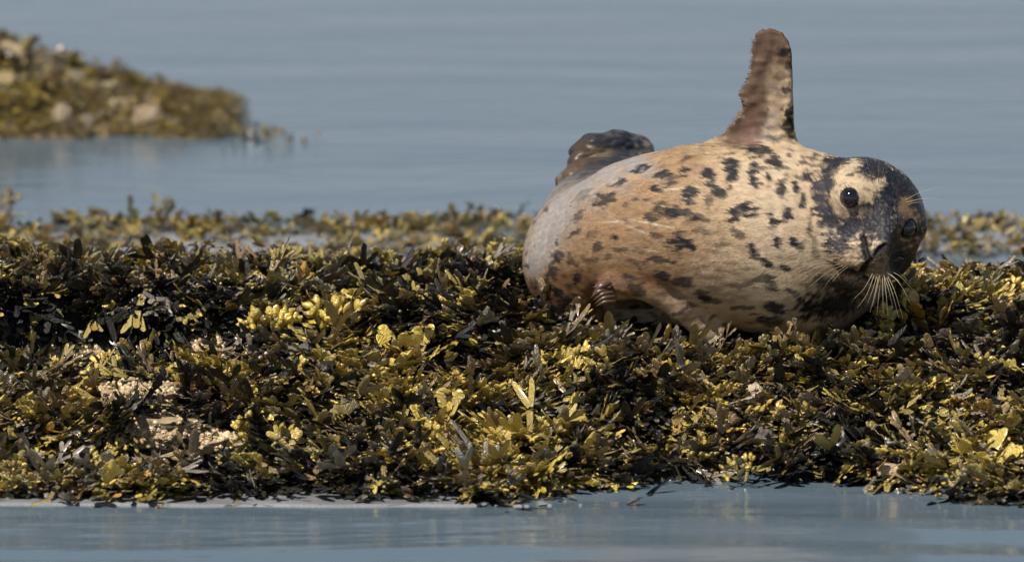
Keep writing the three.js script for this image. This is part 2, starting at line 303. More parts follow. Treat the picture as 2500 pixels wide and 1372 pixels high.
// flipper
for (const [a, b, r, q] of [[1870, 110, 60, 70], [1850, 200, 45, 80], [1840, 290, 50, 60], [1800, 330, 50, 30], [1900, 140, 40, 60], [1885, 95, 50, 30]]) put(a, b, r, q, 0, [.10, .06, .043], .92, .5);
put(1850, 320, 32, 45, .4, [.17, .10, .078], .9, .5); put(1895, 245, 20, 60, -.1, [.34, .25, .17], .85, .5); put(1905, 180, 14, 34, -.2, [.27, .19, .12], .7, .6); put(1880, 310, 14, 40, .3, [.55, .45, .36], .7, .6);
put(1918, 128, 22, 10, 0, INK, .85, .5); put(1925, 160, 8, 9, 0, INK, .8, .5); put(1902, 222, 12, 10, 0, INK, .6, .6); put(1920, 222, 9, 8, 0, INK, .8, .5);
put(1928, 275, 10, 22, 0, INK, .95, .4); put(1926, 310, 14, 26, 0, INK, .95, .4); put(1905, 338, 40, 10, 0, INK, .8, .5);

// body spots
for (const [a, b, r, q, t = 0, s = .95] of [
  [1857, 368, 28, 15, -.1], [1893, 392, 20, 12, .4], [1789, 402, 20, 20, 0], [1788, 432, 16, 18, .2], [1733, 425, 18, 14, .4], [1671, 416, 14, 10], [1842, 420, 11, 20, .1], [1845, 448, 10, 14], [1879, 434, 6, 10, -.6], [1862, 449, 5, 5],
  [1738, 448, 14, 8], [1760, 472, 18, 14, .5], [1784, 458, 10, 8], [1689, 472, 20, 16, -.4], [1690, 490, 14, 10], [1733, 494, 11, 14, .2, .7], [1813, 521, 32, 19, -.2], [1826, 506, 12, 14], [1911, 463, 15, 17, -.5], [1946, 463, 9, 17, -.4], [1973, 432, 11, 14, -.5], [1963, 494, 9, 20, .1],
  [1888, 536, 13, 16, .1], [1924, 527, 11, 16, .2], [1806, 571, 22, 12, .6, .7], [1899, 594, 10, 15, 0], [1839, 606, 8, 16, 0], [1848, 626, 16, 12, .5], [1872, 642, 24, 10, .5], [1922, 656, 16, 9, .5], [1940, 590, 10, 10, .4], [1954, 604, 10, 12, .4, .8],
  [1664, 590, 30, 18, .2], [1690, 604, 16, 10, .4], [1762, 603, 16, 8, -.2, .55], [1722, 567, 22, 8, .1, .5], [1877, 680, 16, 12, .6, .85], [1886, 700, 18, 12, .5, .85], [1802, 698, 16, 8, .2, .5], [1672, 692, 24, 14, .2, .8], [1720, 720, 18, 11, .3, .8], [1893, 750, 28, 12, .1], [1940, 716, 20, 8, .4, .8], [1880, 782, 30, 16, .1], [1735, 735, 24, 10, .2, .7],
  [1566, 412, 22, 8, -.4, .9], [1620, 427, 26, 8, -.35, .9], [1509, 447, 20, 9, -.35, .85], [1481, 488, 30, 13, -.4, .85], [1603, 463, 14, 8], [1640, 452, 18, 7, -.2, .8], [1625, 514, 36, 13, .1, .85], [1668, 520, 36, 12, .2, .85], [1712, 530, 22, 10, .3, .7], [1590, 530, 16, 10, .1, .8],
  [1607, 576, 14, 8, .1, .7], [1460, 602, 16, 11, -.3, .7], [1505, 580, 8, 6], [1566, 610, 15, 9, .2, .5], [1448, 635, 20, 6, 0, .6], [1607, 635, 28, 8, .1, .75], [1560, 640, 18, 7, .1, .55], [1620, 674, 18, 12, .3, .85], [1415, 529, 18, 10, -.6, .6], [1444, 572, 14, 8, -.3, .5], [1362, 622, 18, 16, .3, .7], [1352, 660, 12, 30, .2, .8], [1338, 696, 10, 26, .1, .85], [1364, 716, 16, 12, .6, .95], [1411, 680, 10, 20, .1, .9], [1395, 745, 26, 22, 0, .9], [1340, 750, 14, 22, 0, .9], [1312, 705, 6, 12, 0, .7], [1400, 640, 16, 8, .2, .6], [1420, 480, 30, 8, -.6, .35],
  [1965, 398, 7, 10, -.5, .8], [1993, 378, 8, 8, -.5, .8], [1985, 392, 6, 6, 0, .7], [1905, 412, 8, 8, -.5, .6], [1925, 430, 6, 9, -.5, .5], [1930, 480, 14, 6, -.4, .55], [1780, 640, 14, 5, .2, .35], [1760, 660, 12, 5, .1, .35], [1700, 640, 10, 5, 0, .35], [1560, 560, 18, 5, -.1, .35], [1530, 540, 12, 6, -.2, .4], [1650, 640, 8, 5], [1530, 500, 9, 6, -.3, .5],
]) put(a, b, r, q, t, SLATE, s, .27);
put(1992, 752, 42, 34, 0, INK, 1, .4); put(2050, 740, 60, 40, 0, INK, .95, .5); put(2060, 700, 70, 30, .2, INK, .9, .5); put(1930, 795, 40, 14, 0, TAN, .3, .6);  // throat: dark fur, with the shade below the head painted in
// head
for (const [a, b, r, q, t = 0, s = .96, col = SLATE] of [
  [2095, 392, 70, 24, .05], [2045, 396, 34, 26, -.5], [2020, 425, 24, 22, -.3], [2150, 420, 60, 40, .3], [2190, 460, 60, 60, .5], [2235, 510, 45, 90, -.1], [2250, 600, 40, 90, 0], [2215, 650, 60, 60, 0, .95, INK], [2180, 600, 30, 90, -.1, .8], [2160, 505, 36, 60, .2], [2140, 540, 50, 30, -.3, .9], [2095, 555, 60, 18, -.25, .85], [2055, 575, 36, 16, -.3, .85], [2045, 600, 26, 20, .2, .75], [2170, 570, 30, 40, .2, .75],
  [2008, 452, 24, 22, -.2], [2003, 490, 14, 34, .1, .9], [2018, 525, 25, 28, .5, .95], [1990, 470, 8, 22, .1, .7], [2035, 545, 26, 12, .5, .9], [1980, 560, 6, 40, .1, .6], [1992, 600, 8, 36, -.15, .6], [2085, 415, 24, 8, -.5, .5],
]) put(a, b, r, q, t, col, s, .28);
for (const [a, b, r, q, t = 0, s = .95, col = CREAM] of [
  [2076, 482, 40, 32, .5], [2100, 456, 36, 20, .2, .9], [2140, 452, 22, 12, -.3], [2070, 415, 36, 10, -.55, .85], [2090, 398, 12, 8, 0, .7], [2030, 560, 22, 20, .3, .8], [2045, 470, 14, 20, 0, .7],
  [2212, 500, 14, 20, .1, .7, TAN], [2222, 525, 24, 14, .5, .8, TAN], [2232, 596, 9, 22, .2, .6, BROWN], [2206, 590, 9, 26, -.2, .5, BROWN], [2226, 645, 10, 14, .2, .3, BROWN],
  [2080, 606, 34, 30, -.4, .85, [.26, .185, .125]], [2105, 578, 20, 14, .2, .8, [.32, .24, .17]], [2060, 640, 40, 16, .5, .7, [.22, .145, .09]], [2150, 650, 36, 26, .3, .9, [.28, .19, .12]], [2160, 610, 14, 26, -.2, .7, [.3, .23, .17]], [2050, 660, 36, 12, .5, .5, BROWN],
]) put(a, b, r, q, t, col, s, .5);
for (const [a, b, r, q, t = 0, s = .9] of [[2110, 545, 64, 24, -.2, .97], [2072, 566, 46, 24, -.3, .97], [2050, 590, 34, 24, -.2, .9], [2150, 556, 36, 36, .2, .97], [2176, 590, 16, 50, -.1, .85], [2044, 614, 22, 20, 0, .7], [2030, 535, 28, 18, .5, .95], [2012, 505, 18, 34, .1, .95], [2016, 450, 24, 28, -.2, .95], [2128, 515, 24, 20, -.4, .9]]) put(a, b, r, q, t, [.022, .023, .031], s, .3);
for (const [a, b, r, q, t = 0, s = .95] of [[2116, 605, 14, 26, .1], [2146, 612, 18, 14, -.4], [2128, 628, 16, 18, .3, .8], [2110, 655, 9, 14, .4, .8], [2085, 668, 22, 10, .1, .9]]) put(a, b, r, q, t, [.03, .026, .028], s, .4);
// hind flippers
for (const [a, b, r, q, col, s] of [[1450, 370, 140, 80, [.022, .023, .03], .95], [1418, 372, 30, 34, [.08, .05, .03], .7], [1470, 370, 30, 12, [.2, .15, .1], .6], [1395, 425, 40, 26, [.10, .065, .04], .9], [1530, 345, 40, 24, [.02, .025, .04], .9]]) put(a, b, r, q, 0, col, s, .6);
put(1640, 735, 60, 22, .6, PINK, .45, .5); put(1690, 770, 40, 18, .7, PINK, .45, .5); put(1480, 690, 40, 22, 0, [.16, .09, .055], .9, .5); put(1545, 688, 40, 14, 0, [.2, .12, .075], .8, .5); 
const NOSE = H3(0, -.06, .205);
function coatAt(x, y, z) {
  const st = fbm(x * 26, y * 90, z * 90, 3), n1 = fbm(x * 42 + 3, y * 70, z * 60, 3), n2 = noise(x * 7, y * 9, z * 9), nf = x > .7 ? .5 * noise(x * 100, y * 100, z * 100) + .35 * noise(x * 210, y * 210, z * 210) : 0;
  const c = [lerp(CREAM[0], .44, clamp(n2 + .3)), lerp(CREAM[1], .32, clamp(n2 + .3)), lerp(CREAM[2], .2, clamp(n2 + .3))];
  const far = smooth(-.1, -.24, z + .5 * (x - .25) * (x < .4 ? 1 : 0) * .4); // the slate back, turned away from the camera
  for (let k = 0; k < 3; k++) c[k] = lerp(c[k], [.13, .13, .145][k], far * .85);
  for (const q of coat) {
    const dx = x - q.c.x, dy = y - q.c.y, dz = z - q.c.z, big = Math.max(q.rx, q.ry);
    if (Math.abs(dx) > big * 2 || Math.abs(dy) > big * 2 || Math.abs(dz) > big * 3 + .01) continue;
    const u = dx * q.cs - dy * q.sn, v = dx * q.sn + dy * q.cs;
    const e = Math.hypot(u / q.rx, v / q.ry, dz / (big * 2.2 + .01)) + (big < .05 ? 1.35 : .6) * n1 + (big < .05 ? .9 : .3) * st, w = q.s * smooth(1 + q.edge, 1 - q.edge, e + (x > .7 ? nf : 0)) * (big < .05 ? 1 - .3 * smooth(.05, .3, st) : 1);
    if (w > 0) for (let k = 0; k < 3; k++) c[k] = lerp(c[k], q.col[k], w);
  }
  { const sp = smooth(.3, .42, noise(x * 30 + 9, y * 48, z * 48) + .35 * n1) * smooth(-.35, .1, noise(x * 6, y * 6, z * 6 + 4)) * (c[0] > .2 && c[0] > c[2] * 1.35 ? .7 : 0); for (let k = 0; k < 3; k++) c[k] = lerp(c[k], SLATE[k], sp); } // scattered small flecks
  if (x > .7) { // dark naked rims of the nose, lips and eyelids
    const dn = slitD(x, y, z), pad = nosePad[0](x, y, z), rim = smooth(.0065, .002, dn); let lid = 0;
    for (const e of EYES) lid = Math.max(lid, smooth(.0275, .025, Math.hypot(x - e.c.x, y - e.c.y, z - e.c.z)));
    const soft = .8 * smooth(.0045, .0005, pad), dark = Math.max(rim, lid * .95); for (let k = 0; k < 3; k++) c[k] = lerp(lerp(c[k], [.075, .06, .056][k], soft), [.012, .01, .01][k], dark);
    const fleck = smooth(.1, .34, noise(x * 120, y * 120, z * 120)) * .6 + smooth(.15, .4, noise(x * 260, y * 260, z * 260)) * .5; // flecked face
    const pale = c[0] > .1, near = smooth(.2, .1, Math.hypot(x - NOSE.x, y - NOSE.y, z - NOSE.z)); for (let k = 0; k < 3; k++) c[k] = lerp(c[k], pale ? [.09, .065, .05][k] : [.12, .11, .11][k], fleck * Math.max(near, .25) * .95 * (1 - dark));
  }
  const g = 1 + .35 * st + .2 * n1;
  return c.map((v) => clamp(v * g, .004, .8));
}
const wetSpots = [[1550, 398, .09], [1480, 415, .09], [1420, 450, .09], [1372, 510, .08], [1338, 570, .07], [1318, 620, .06], [1302, 655, .05], [2150, 420, .1], [2235, 510, .1], [2250, 600, .08], [2190, 460, .08], [1450, 370, .16]].map(([a, b, r]) => [sealAt(a, b), r]).filter((w) => w[0]);
console.log('coat', coat.length);
const net = surfaceNet(fleshD, [-.02, .17, -.82], [1.08, 1.03, .38], .0031);
console.log('seal vertices', net.pos.length / 3);
const sealGeo = new THREE.BufferGeometry();
const furSeeds = [];
{
  const n = net.pos.length / 3, nor = new Float32Array(n * 3), col = new Float32Array(n * 3), uv = new Float32Array(n * 2), uv1 = new Float32Array(n * 2), p = new THREE.Vector3();
  for (let k = 0; k < n; k++) {
    p.fromArray(net.pos, k * 3); const g = gradD(fleshD, p); g.toArray(nor, k * 3);
    const c = coatAt(p.x, p.y, p.z); col.set(c, k * 3);
    uv[k * 2] = p.x; uv[k * 2 + 1] = Math.atan2(p.y - .45, p.z) * .21;
    let wet = smooth(-.1, -.25, p.z); for (const [q, r] of wetSpots) wet = Math.max(wet, smooth(1.15, .6, p.distanceTo(q) / r));
    uv1[k * 2] = .02 + .96 * wet; uv1[k * 2 + 1] = .5;
    furSeeds.push(wet);
  }
  sealGeo.setAttribute('position', new THREE.BufferAttribute(net.pos, 3)); sealGeo.setAttribute('normal', new THREE.BufferAttribute(nor, 3));
  sealGeo.setAttribute('color', new THREE.BufferAttribute(col, 3)); sealGeo.setAttribute('uv', new THREE.BufferAttribute(uv, 2)); sealGeo.setAttribute('uv1', new THREE.BufferAttribute(uv1, 2));
  sealGeo.setIndex(net.idx);
}
const furBump = dataTex(512, (u, v) => [0.5 + .5 * tileNoise(u, v, 6, 1.2, 2) * .4 + .5 * perlin.noise(u * 24, v * 200, 2.2)]); furBump.repeat.set(3, 3);
const wetMap = dataTex(64, (u) => [1, lerp(.62, .33, u), 0], false, false); wetMap.channel = 1;
const sealMat = new THREE.MeshPhysicalMaterial({ vertexColors: true, roughness: 1, roughnessMap: wetMap, bumpMap: furBump, bumpScale: .0006, specularIntensity: .35 });
const seal = group('seal');
note(seal, 'spotted grey seal lying on its side on the seaweed with one flipper raised', 'seal');
mesh('body', sealGeo, sealMat, seal);
// eyes
const eyeMat = new THREE.MeshPhysicalMaterial({ color: new THREE.Color().setRGB(.008, .007, .009), roughness: .08, clearcoat: 1, clearcoatRoughness: .02 });
for (const q of EYES) {
  const e = mesh('eye', new THREE.SphereGeometry(.0242, 32, 24), eyeMat, seal); e.position.copy(q.c); e.quaternion.setFromUnitVectors(new THREE.Vector3(0, 0, 1), q.n);
}
// claws
function hook(pts, r, n = 10) { const c = new THREE.CatmullRomCurve3(pts), g = new THREE.TubeGeometry(c, n, r, 7), p = g.attributes.position; for (let k = 0; k < p.count; k++) { const i = Math.floor(k / 8), t = i / n, o = c.getPointAt(t), s = Math.sin(Math.PI * clamp(t * .82 + .18)) * .95 + .05; p.setXYZ(k, lerp(o.x, p.getX(k), s), lerp(o.y, p.getY(k), s), lerp(o.z, p.getZ(k), s)); } g.computeVertexNormals(); return g; }
const clawMat = new THREE.MeshPhysicalMaterial({ color: new THREE.Color().setRGB(.085, .048, .03), roughness: .42, clearcoat: .15, clearcoatRoughness: .2 });
for (const [a, b, c, d, z, r] of [[1492, 690, 1446, 722, .142, .008], [1488, 706, 1442, 728, .146, .0065], [1496, 714, 1448, 734, .148, .006], [1500, 724, 1452, 742, .15, .006], [1502, 736, 1455, 748, .152, .0055]])
  mesh('claw', hook([W(a, b, z - .01), W(lerp(a, c, .5), lerp(b, d, .42) - 4, z + .004), W(c, d, z)], r), clawMat, seal);
// whiskers
const whiskMat = new THREE.MeshPhysicalMaterial({ color: new THREE.Color().setRGB(.46, .38, .26), roughness: .4 });
function whisker(px, row, ex, er, ez, sag = 0) {
  const a = sealAt(px, row); if (!a) return; const b = W(ex, er, a.z + ez), m = W(lerp(px, ex, .5), lerp(row, er, .5) - sag, a.z + ez * .62 + .012);
  const c = new THREE.CatmullRomCurve3([a, m, b]), n = 12, g = new THREE.TubeGeometry(c, n, .0006, 5), p = g.attributes.position;
  for (let k = 0; k < p.count; k++) { const i = Math.floor(k / 6), t = i / n, o = c.getPointAt(t), s = 1.15 - .85 * t; p.setXYZ(k, lerp(o.x, p.getX(k), s), lerp(o.y, p.getY(k), s), lerp(o.z, p.getZ(k), s)); }
  mesh('whisker', g, whiskMat, seal);
}
for (const a of [[2040, 612, 1905, 618, .06, 6], [2046, 622, 1930, 628, .07, 4], [2052, 630, 1885, 652, .08, 8], [2036, 632, 1940, 662, .08, 8], [2044, 640, 1922, 678, .09, 10], [2052, 644, 1964, 692, .09, 9], [2060, 648, 1978, 700, .08, 8], [2066, 650, 2018, 694, .07, 5], [2030, 600, 1950, 600, .05, 2], [2072, 652, 2034, 688, .06, 4], [2034, 646, 1950, 676, .07, 6], [2026, 616, 1960, 640, .05, 4],
  [2132, 668, 2086, 730, .05, -8], [2136, 672, 2094, 752, .05, -12], [2142, 674, 2120, 740, .05, -4], [2146, 676, 2126, 762, .05, -4], [2152, 676, 2142, 770, .05, 0], [2156, 676, 2158, 766, .05, 0], [2160, 674, 2170, 772, .05, 4], [2164, 672, 2196, 776, .05, 8], [2166, 668, 2206, 778, .05, 12], [2170, 664, 2226, 744, .05, 12], [2172, 660, 2230, 708, .04, 8], [2174, 654, 2228, 696, .03, 6], [2164, 664, 2220, 726, .05, 10], [2150, 670, 2132, 748, .06, -2], [2158, 668, 2182, 752, .06, 6],
  [2131, 444, 2116, 384, .05, -2], [2146, 446, 2149, 380, .06, 2], [2147, 440, 2145, 348, .06, 1], [2152, 446, 2160, 408, .04, 2], [2212, 488, 2300, 458, .03, 6], [2214, 494, 2306, 487, .03, 6], [2216, 500, 2264, 494, .03, 3]]) whisker(...a);
{ // short guard hairs lying back along the body
  const rnd = mulberry(77), N = 85000, g = new THREE.BufferGeometry();
  g.setAttribute('position', new THREE.Float32BufferAttribute([0, 0, -.5, 0, 0, .5, .5, .06, -.34, .5, .06, .34, 1, .16, 0], 3)); g.setAttribute('normal', new THREE.Float32BufferAttribute(Array(5).fill([-.05, 1, 0]).flat(), 3)); g.setIndex([0, 1, 2, 1, 3, 2, 2, 3, 4]);
  const im = new THREE.InstancedMesh(g, new THREE.MeshPhysicalMaterial({ roughness: .6, specularIntensity: .25, side: THREE.DoubleSide }), N); im.name = 'fur'; note(im, null, null, null, 'stuff');
  const pos = sealGeo.attributes.position, nor = sealGeo.attributes.normal, p = new THREE.Vector3(), nn = new THREE.Vector3(), fl = new THREE.Vector3(), sd = new THREE.Vector3(), M = new THREE.Matrix4(), C = new THREE.Color(); let k = 0;
  for (let tries = 0; tries < N * 6 && k < N; tries++) {
    const i = Math.floor(rnd() * pos.count); if (furSeeds[i] > .35 && rnd() < .9) continue;
    p.fromBufferAttribute(pos, i); nn.fromBufferAttribute(nor, i); if (nn.z < -.35 || p.z < -.35 || p.y < .2) continue;
    if (nosePad[0](p.x, p.y, p.z) < .006) continue;
    
    const high = p.y > .72;
    fl.copy(p).sub(NOSE).normalize(); if (high) fl.set(-.5, .8, 0);
    fl.addScaledVector(nn, -fl.dot(nn)).normalize(); fl.x += (rnd() - .5) * .3; fl.y += (rnd() - .5) * .3; fl.z += (rnd() - .5) * .3; fl.addScaledVector(nn, -fl.dot(nn)).normalize();
    sd.crossVectors(fl, nn).normalize(); const L = lerp(.006, .014, rnd()) * (high ? .6 : 1) * (p.distanceTo(NOSE) < .1 ? .5 : 1), w = .0011 + .0008 * rnd();
    p.addScaledVector(nn, -.0003);
    M.makeBasis(fl.clone().multiplyScalar(L), nn.clone().multiplyScalar(L), sd.clone().multiplyScalar(w)).setPosition(p); im.setMatrixAt(k, M);
    const c = sealGeo.attributes.color, s = .8 + .45 * rnd(); C.setRGB(c.getX(i) * s, c.getY(i) * s, c.getZ(i) * s); im.setColorAt(k, C); k++;
  }
  im.count = k; im.castShadow = im.receiveShadow = true; seal.add(im);
}
{ // ragged hair fringe on the trailing edge of the raised flipper
  const rnd = mulberry(12), parts = [];
  for (let k = 10; k < 25; k++) for (let q = 0; q < 12; q++) { if (rnd() < .35 + .5 * noise(k * 1.3, 2, 2)) continue;
    const a = OUT[k], b = OUT[k + 1]; if (!b) continue; const t = rnd(), x = lerp(a[0], b[0], t), y = lerp(a[1], b[1], t), L = lerp(.003, .013, rnd() * rnd());
    const z = -.055 + (rnd() - .5) * .008, dx = -.8 + (rnd() - .5) * .5, dy = .25 + (rnd() - .5) * .9;
    parts.push(hook([new THREE.Vector3(x + .004, y, z), new THREE.Vector3(x + dx * L * .5, y + dy * L * .4, z), new THREE.Vector3(x + dx * L, y + dy * L, z + .002)], .0007, 4));
  }
  note(mesh('hair_fringe', mergeGeometries(parts), new THREE.MeshStandardMaterial({ color: new THREE.Color().setRGB(.16, .10, .06), roughness: .7 }), seal), null, null, null, 'stuff');
}
console.log('seal done');

// ---------------------------------------------------------------- wrack
function strapInto(out, pts, wid, thk, side0, tone) { // a lens-shaped strap through pts
  const base = out.p.length / 3, n = pts.length, t = new THREE.Vector3(), s = new THREE.Vector3(), u = new THREE.Vector3();
  for (let k = 0; k < n; k++) {
    t.copy(pts[Math.min(n - 1, k + 1)]).sub(pts[Math.max(0, k - 1)]).normalize(); s.copy(side0).addScaledVector(t, -side0.dot(t)).normalize(); u.crossVectors(s, t);
    const w = wid[k], h = thk[k], c = pts[k], wav = Math.sin(k * 2.1 + base) * w * .12;
    const ring = [[-1, wav / w * 1.2, 0], [-.45, 0, 1], [.1, 0, 1.25], [.55, 0, .9], [1, -wav / w * 1.2, 0], [.1, 0, -.8]];
    for (const [a, b, e] of ring) { out.p.push(c.x + s.x * a * w + u.x * (e * h + b * w), c.y + s.y * a * w + u.y * (e * h + b * w), c.z + s.z * a * w + u.z * (e * h + b * w)); const q = tone(k / (n - 1)) * (e > 1.2 ? .82 : 1); out.c.push(...mixTone(q)); out.uv.push(c.x + s.x * a * w, c.z + s.z * a * w + k * .01); }
    if (k) for (let q = 0; q < 6; q++) { const a = base + (k - 1) * 6 + q, b = base + (k - 1) * 6 + (q + 1) % 6, d = a + 6, e = b + 6; out.i.push(a, d, b, b, d, e); }
  }
}
const mixTone = (q) => [lerp(.30, 1, q), lerp(.30, 1, q), lerp(.42, 1, q)]; // old strap is darker, young tips paler
function frondGeo(seed, o) {
  const rnd = mulberry(seed), out = { p: [], c: [], uv: [], i: [] };
  (function grow(pos, dir, side, lev, w, len) {
    const n = lev === o.levels ? 6 : 5, pts = [], wid = [], thk = [], d = dir.clone(), p = pos.clone(), last = lev === o.levels, lift = (rnd() - .35) * o.curl, bend = (rnd() - .5) * o.curl;
    for (let k = 0; k < n; k++) {
      const t = last ? 1 - Math.pow(1 - k / (n - 1), 1.8) : k / (n - 1), tn = last ? 1 - Math.pow(Math.max(0, 1 - (k + 1) / (n - 1)), 1.8) : (k + 1) / (n - 1); pts.push(p.clone());
      wid.push(last ? w * (o.tip ? .35 + 1.15 * Math.sin(Math.PI * Math.min(1, .12 + t * .86)) : lerp(1, 1.15, t) * Math.sqrt(Math.max(0, 1 - Math.pow(t, 5))) + .02) : w * (1 + .15 * (rnd() - .5)));
      thk.push(last && o.tip ? o.puff * Math.sin(Math.PI * Math.min(.98, .1 + t * .88)) + .0006 : .0012 * (t < 1 || !last ? 1 : .3));
      d.y += lift / n; d.z += bend / n; d.normalize(); p.addScaledVector(d, len * (tn - t));
    }
    const t0 = lev / (o.levels + 1); strapInto(out, pts, wid, thk, side, (t) => clamp((t0 + t / (o.levels + 1)) * 1.1 - .1 + .1 * rnd()));
    if (!last) for (const q of rnd() < .25 ? [-1, .1, 1] : [-1, 1]) {
      const a = q * lerp(.3, .62, rnd()), nd = d.clone().multiplyScalar(Math.cos(a)).addScaledVector(side, Math.sin(a)); nd.y += (rnd() - .4) * .4; nd.normalize();
      const ns = side.clone().addScaledVector(nd, -side.dot(nd)).add(new THREE.Vector3(0, (rnd() - .5) * o.twist, (rnd() - .5) * o.twist)); ns.addScaledVector(nd, -ns.dot(nd)).normalize();
      grow(p.clone().addScaledVector(d, -.003), nd, ns, lev + 1, w * .94, len * lerp(.72, 1.05, rnd()));
    }
  })(new THREE.Vector3(), new THREE.Vector3(1, .05, 0), new THREE.Vector3(0, 0, 1), 0, o.w, o.len);
  const g = new THREE.BufferGeometry(); g.setAttribute('position', new THREE.Float32BufferAttribute(out.p, 3)); g.setAttribute('color', new THREE.Float32BufferAttribute(out.c, 3)); g.setAttribute('uv', new THREE.Float32BufferAttribute(out.uv, 2)); g.setIndex(out.i); g.computeVertexNormals(); return g;
}
const weedBump = dataTex(256, (u, v) => [0.5 + .9 * tileNoise(u, v, 9, 6.1, 3)]); weedBump.repeat.set(26, 26);
const weedMat = new THREE.MeshPhysicalMaterial({ vertexColors: true, roughness: .34, ior: 1.8, clearcoat: 1, clearcoatRoughness: .17, bumpMap: weedBump, bumpScale: .003 });
const dullMat = new THREE.MeshPhysicalMaterial({ vertexColors: true, roughness: .4, ior: 1.4, clearcoat: .3, clearcoatRoughness: .2, bumpMap: weedBump, bumpScale: .003 });
const forked = [1, 2, 3, 4].map((s) => frondGeo(s, { levels: 2, w: .0098, len: .046, curl: .7, twist: .6 }));
const tipped = [11, 12, 13, 14].map((s) => frondGeo(s, { levels: 2, w: .0066, len: .03, curl: .7, twist: .8, tip: 1, puff: .0052 }));
const ribbon = [21, 22, 23].map((s) => frondGeo(s, { levels: 1, w: .0125, len: .09, curl: 1.3, twist: .5 }));
const broad = [31, 32, 33].map((s) => frondGeo(s, { levels: 1, w: .0165, len: .046, curl: 1.0, twist: .7 }));
const kinds = [...forked, ...tipped, ...ribbon, ...broad], K0 = { forked: [0, 4], tipped: [4, 4], ribbon: [8, 3], broad: [11, 3] };
console.log('frond triangles', kinds.map((g) => g.index.count / 3).join(' '));
// where the weed is yellow and where it is dark, with the left hollow shade painted in
const zone = (px, row, rx, rz, v) => { const p = groundAt(px, row); return { x: p.x, z: p.z, rx: rx / 1000, rz, v }; };
const zones = [
  [650, 870, 210, .10, .9], [830, 850, 120, .08, .7], [1010, 930, 140, .09, 1], [1250, 975, 210, .10, .8], [1050, 1120, 230, .1, .9], [1310, 1090, 150, .09, 1], [1300, 1180, 160, .09, .7], [430, 930, 150, .1, .9], [110, 1110, 150, .12, .8], [330, 1180, 200, .06, .6], [1420, 800, 170, .07, .6], [2360, 720, 200, .22, .9], [2380, 1010, 160, .1, .8], [2330, 1180, 190, .12, .9], [1860, 1030, 160, .1, .6], [1640, 1110, 140, .1, .8], [300, 660, 300, .25, .5], [900, 650, 260, .25, .45], [2150, 900, 120, .06, .5], [1500, 880, 160, .06, .7], [1620, 930, 140, .07, .6], [2080, 810, 140, .05, .8], [60, 680, 120, .2, .5], [1180, 640, 200, .3, .6], [160, 960, 120, .1, .6], [2150, 1010, 160, .1, .5], [560, 680, 90, .1, .4], [900, 1010, 150, .08, .7],
  [170, 770, 260, .09, -.85], [460, 790, 200, .09, -.85], [1160, 890, 90, .07, -1], [960, 680, 150, .25, -.8], [1740, 880, 210, .06, -1], [1960, 910, 150, .07, -1], [2260, 880, 220, .06, -1], [2040, 1120, 200, .08, -.9], [760, 960, 110, .05, -1], [250, 1040, 180, .06, -1], [1400, 1010, 90, .06, -.8], [640, 1040, 200, .06, -.7], [1540, 1020, 120, .05, -.7], [2300, 800, 120, .06, -.6], [900, 1080, 90, .05, -.8],
].map((a) => zone(...a));
function yellowAt(x, z) { let v = -.16 + 1.5 * fbm(x * 4.4, z * 4.4, 6.6, 3); for (const q of zones) { const d = ((x - q.x) / q.rx) ** 2 + ((z - q.z) / q.rz) ** 2; if (d < 4) v += q.v * Math.exp(-d) * .75; } return v; }
const TONES = { gold: [.72, .53, .085], olive: [.44, .335, .07], brown: [.32, .21, .08], dark: [.021, .0205, .015], grey: [.30, .26, .19], amber: [.6, .36, .05] };  // grey paints pale sky glints into the weed
const tmp = { y: new THREE.Vector3(), x: new THREE.Vector3(), z: new THREE.Vector3(), q: new THREE.Vector3() };
function frondMatrix(p, nrm, dir, pitch, roll, size) { // lies along dir on a slope, raised by pitch
  tmp.x.copy(dir).addScaledVector(nrm, -dir.dot(nrm)).normalize().multiplyScalar(Math.cos(pitch)).addScaledVector(nrm, Math.sin(pitch)).normalize();
  tmp.z.crossVectors(tmp.x, nrm).normalize(); tmp.y.crossVectors(tmp.z, tmp.x).normalize();
  const c = Math.cos(roll), s = Math.sin(roll), z2 = tmp.z.clone().multiplyScalar(c).addScaledVector(tmp.y, s), y2 = tmp.y.clone().multiplyScalar(c).addScaledVector(tmp.z, -s);
  return new THREE.Matrix4().makeBasis(tmp.x.clone().multiplyScalar(size), y2.multiplyScalar(size), z2.multiplyScalar(size)).setPosition(p);
}
const rocks = [ // px, row, rx, ry, rz in metres: pale barnacled rock left bare between the weed
  { px: 190, row: 905, r: [.07, .045, .05] }, { px: 345, row: 975, r: [.095, .03, .055] }, { px: 400, row: 1078, r: [.105, .045, .05] }, { px: 555, row: 1098, r: [.085, .03, .045] }, { px: 470, row: 872, r: [.09, .03, .05] },
].map((q) => ({ ...q, c: groundAt(q.px, q.row) }));
const bare = (x, z) => rocks.some((q) => ((x - q.c.x) / (q.r[0] * .95)) ** 2 + ((z - q.c.z) / (q.r[2] * 1.1)) ** 2 < 1) || (((x + .88) / .1) ** 2 + ((z - .87) / .09) ** 2 < 1) || (((x - .5) / .26) ** 2 + ((z - .98) / .14) ** 2 < 1);
function pickTone(rnd, yel) { const r = rnd(); if (yel > .35) return r < .5 ? 'gold' : r < .7 ? 'olive' : r < .82 ? 'amber' : r < .92 ? 'brown' : 'grey'; if (yel > .02) return r < .26 ? 'gold' : r < .48 ? 'olive' : r < .62 ? 'brown' : r < .8 ? 'grey' : r < .86 ? 'amber' : 'dark'; if (yel > -.3) return r < .14 ? 'gold' : r < .36 ? 'olive' : r < .54 ? 'brown' : r < .68 ? 'grey' : 'dark'; return r < .05 ? 'gold' : r < .17 ? 'olive' : r < .24 ? 'brown' : r < .32 ? 'grey' : 'dark'; }
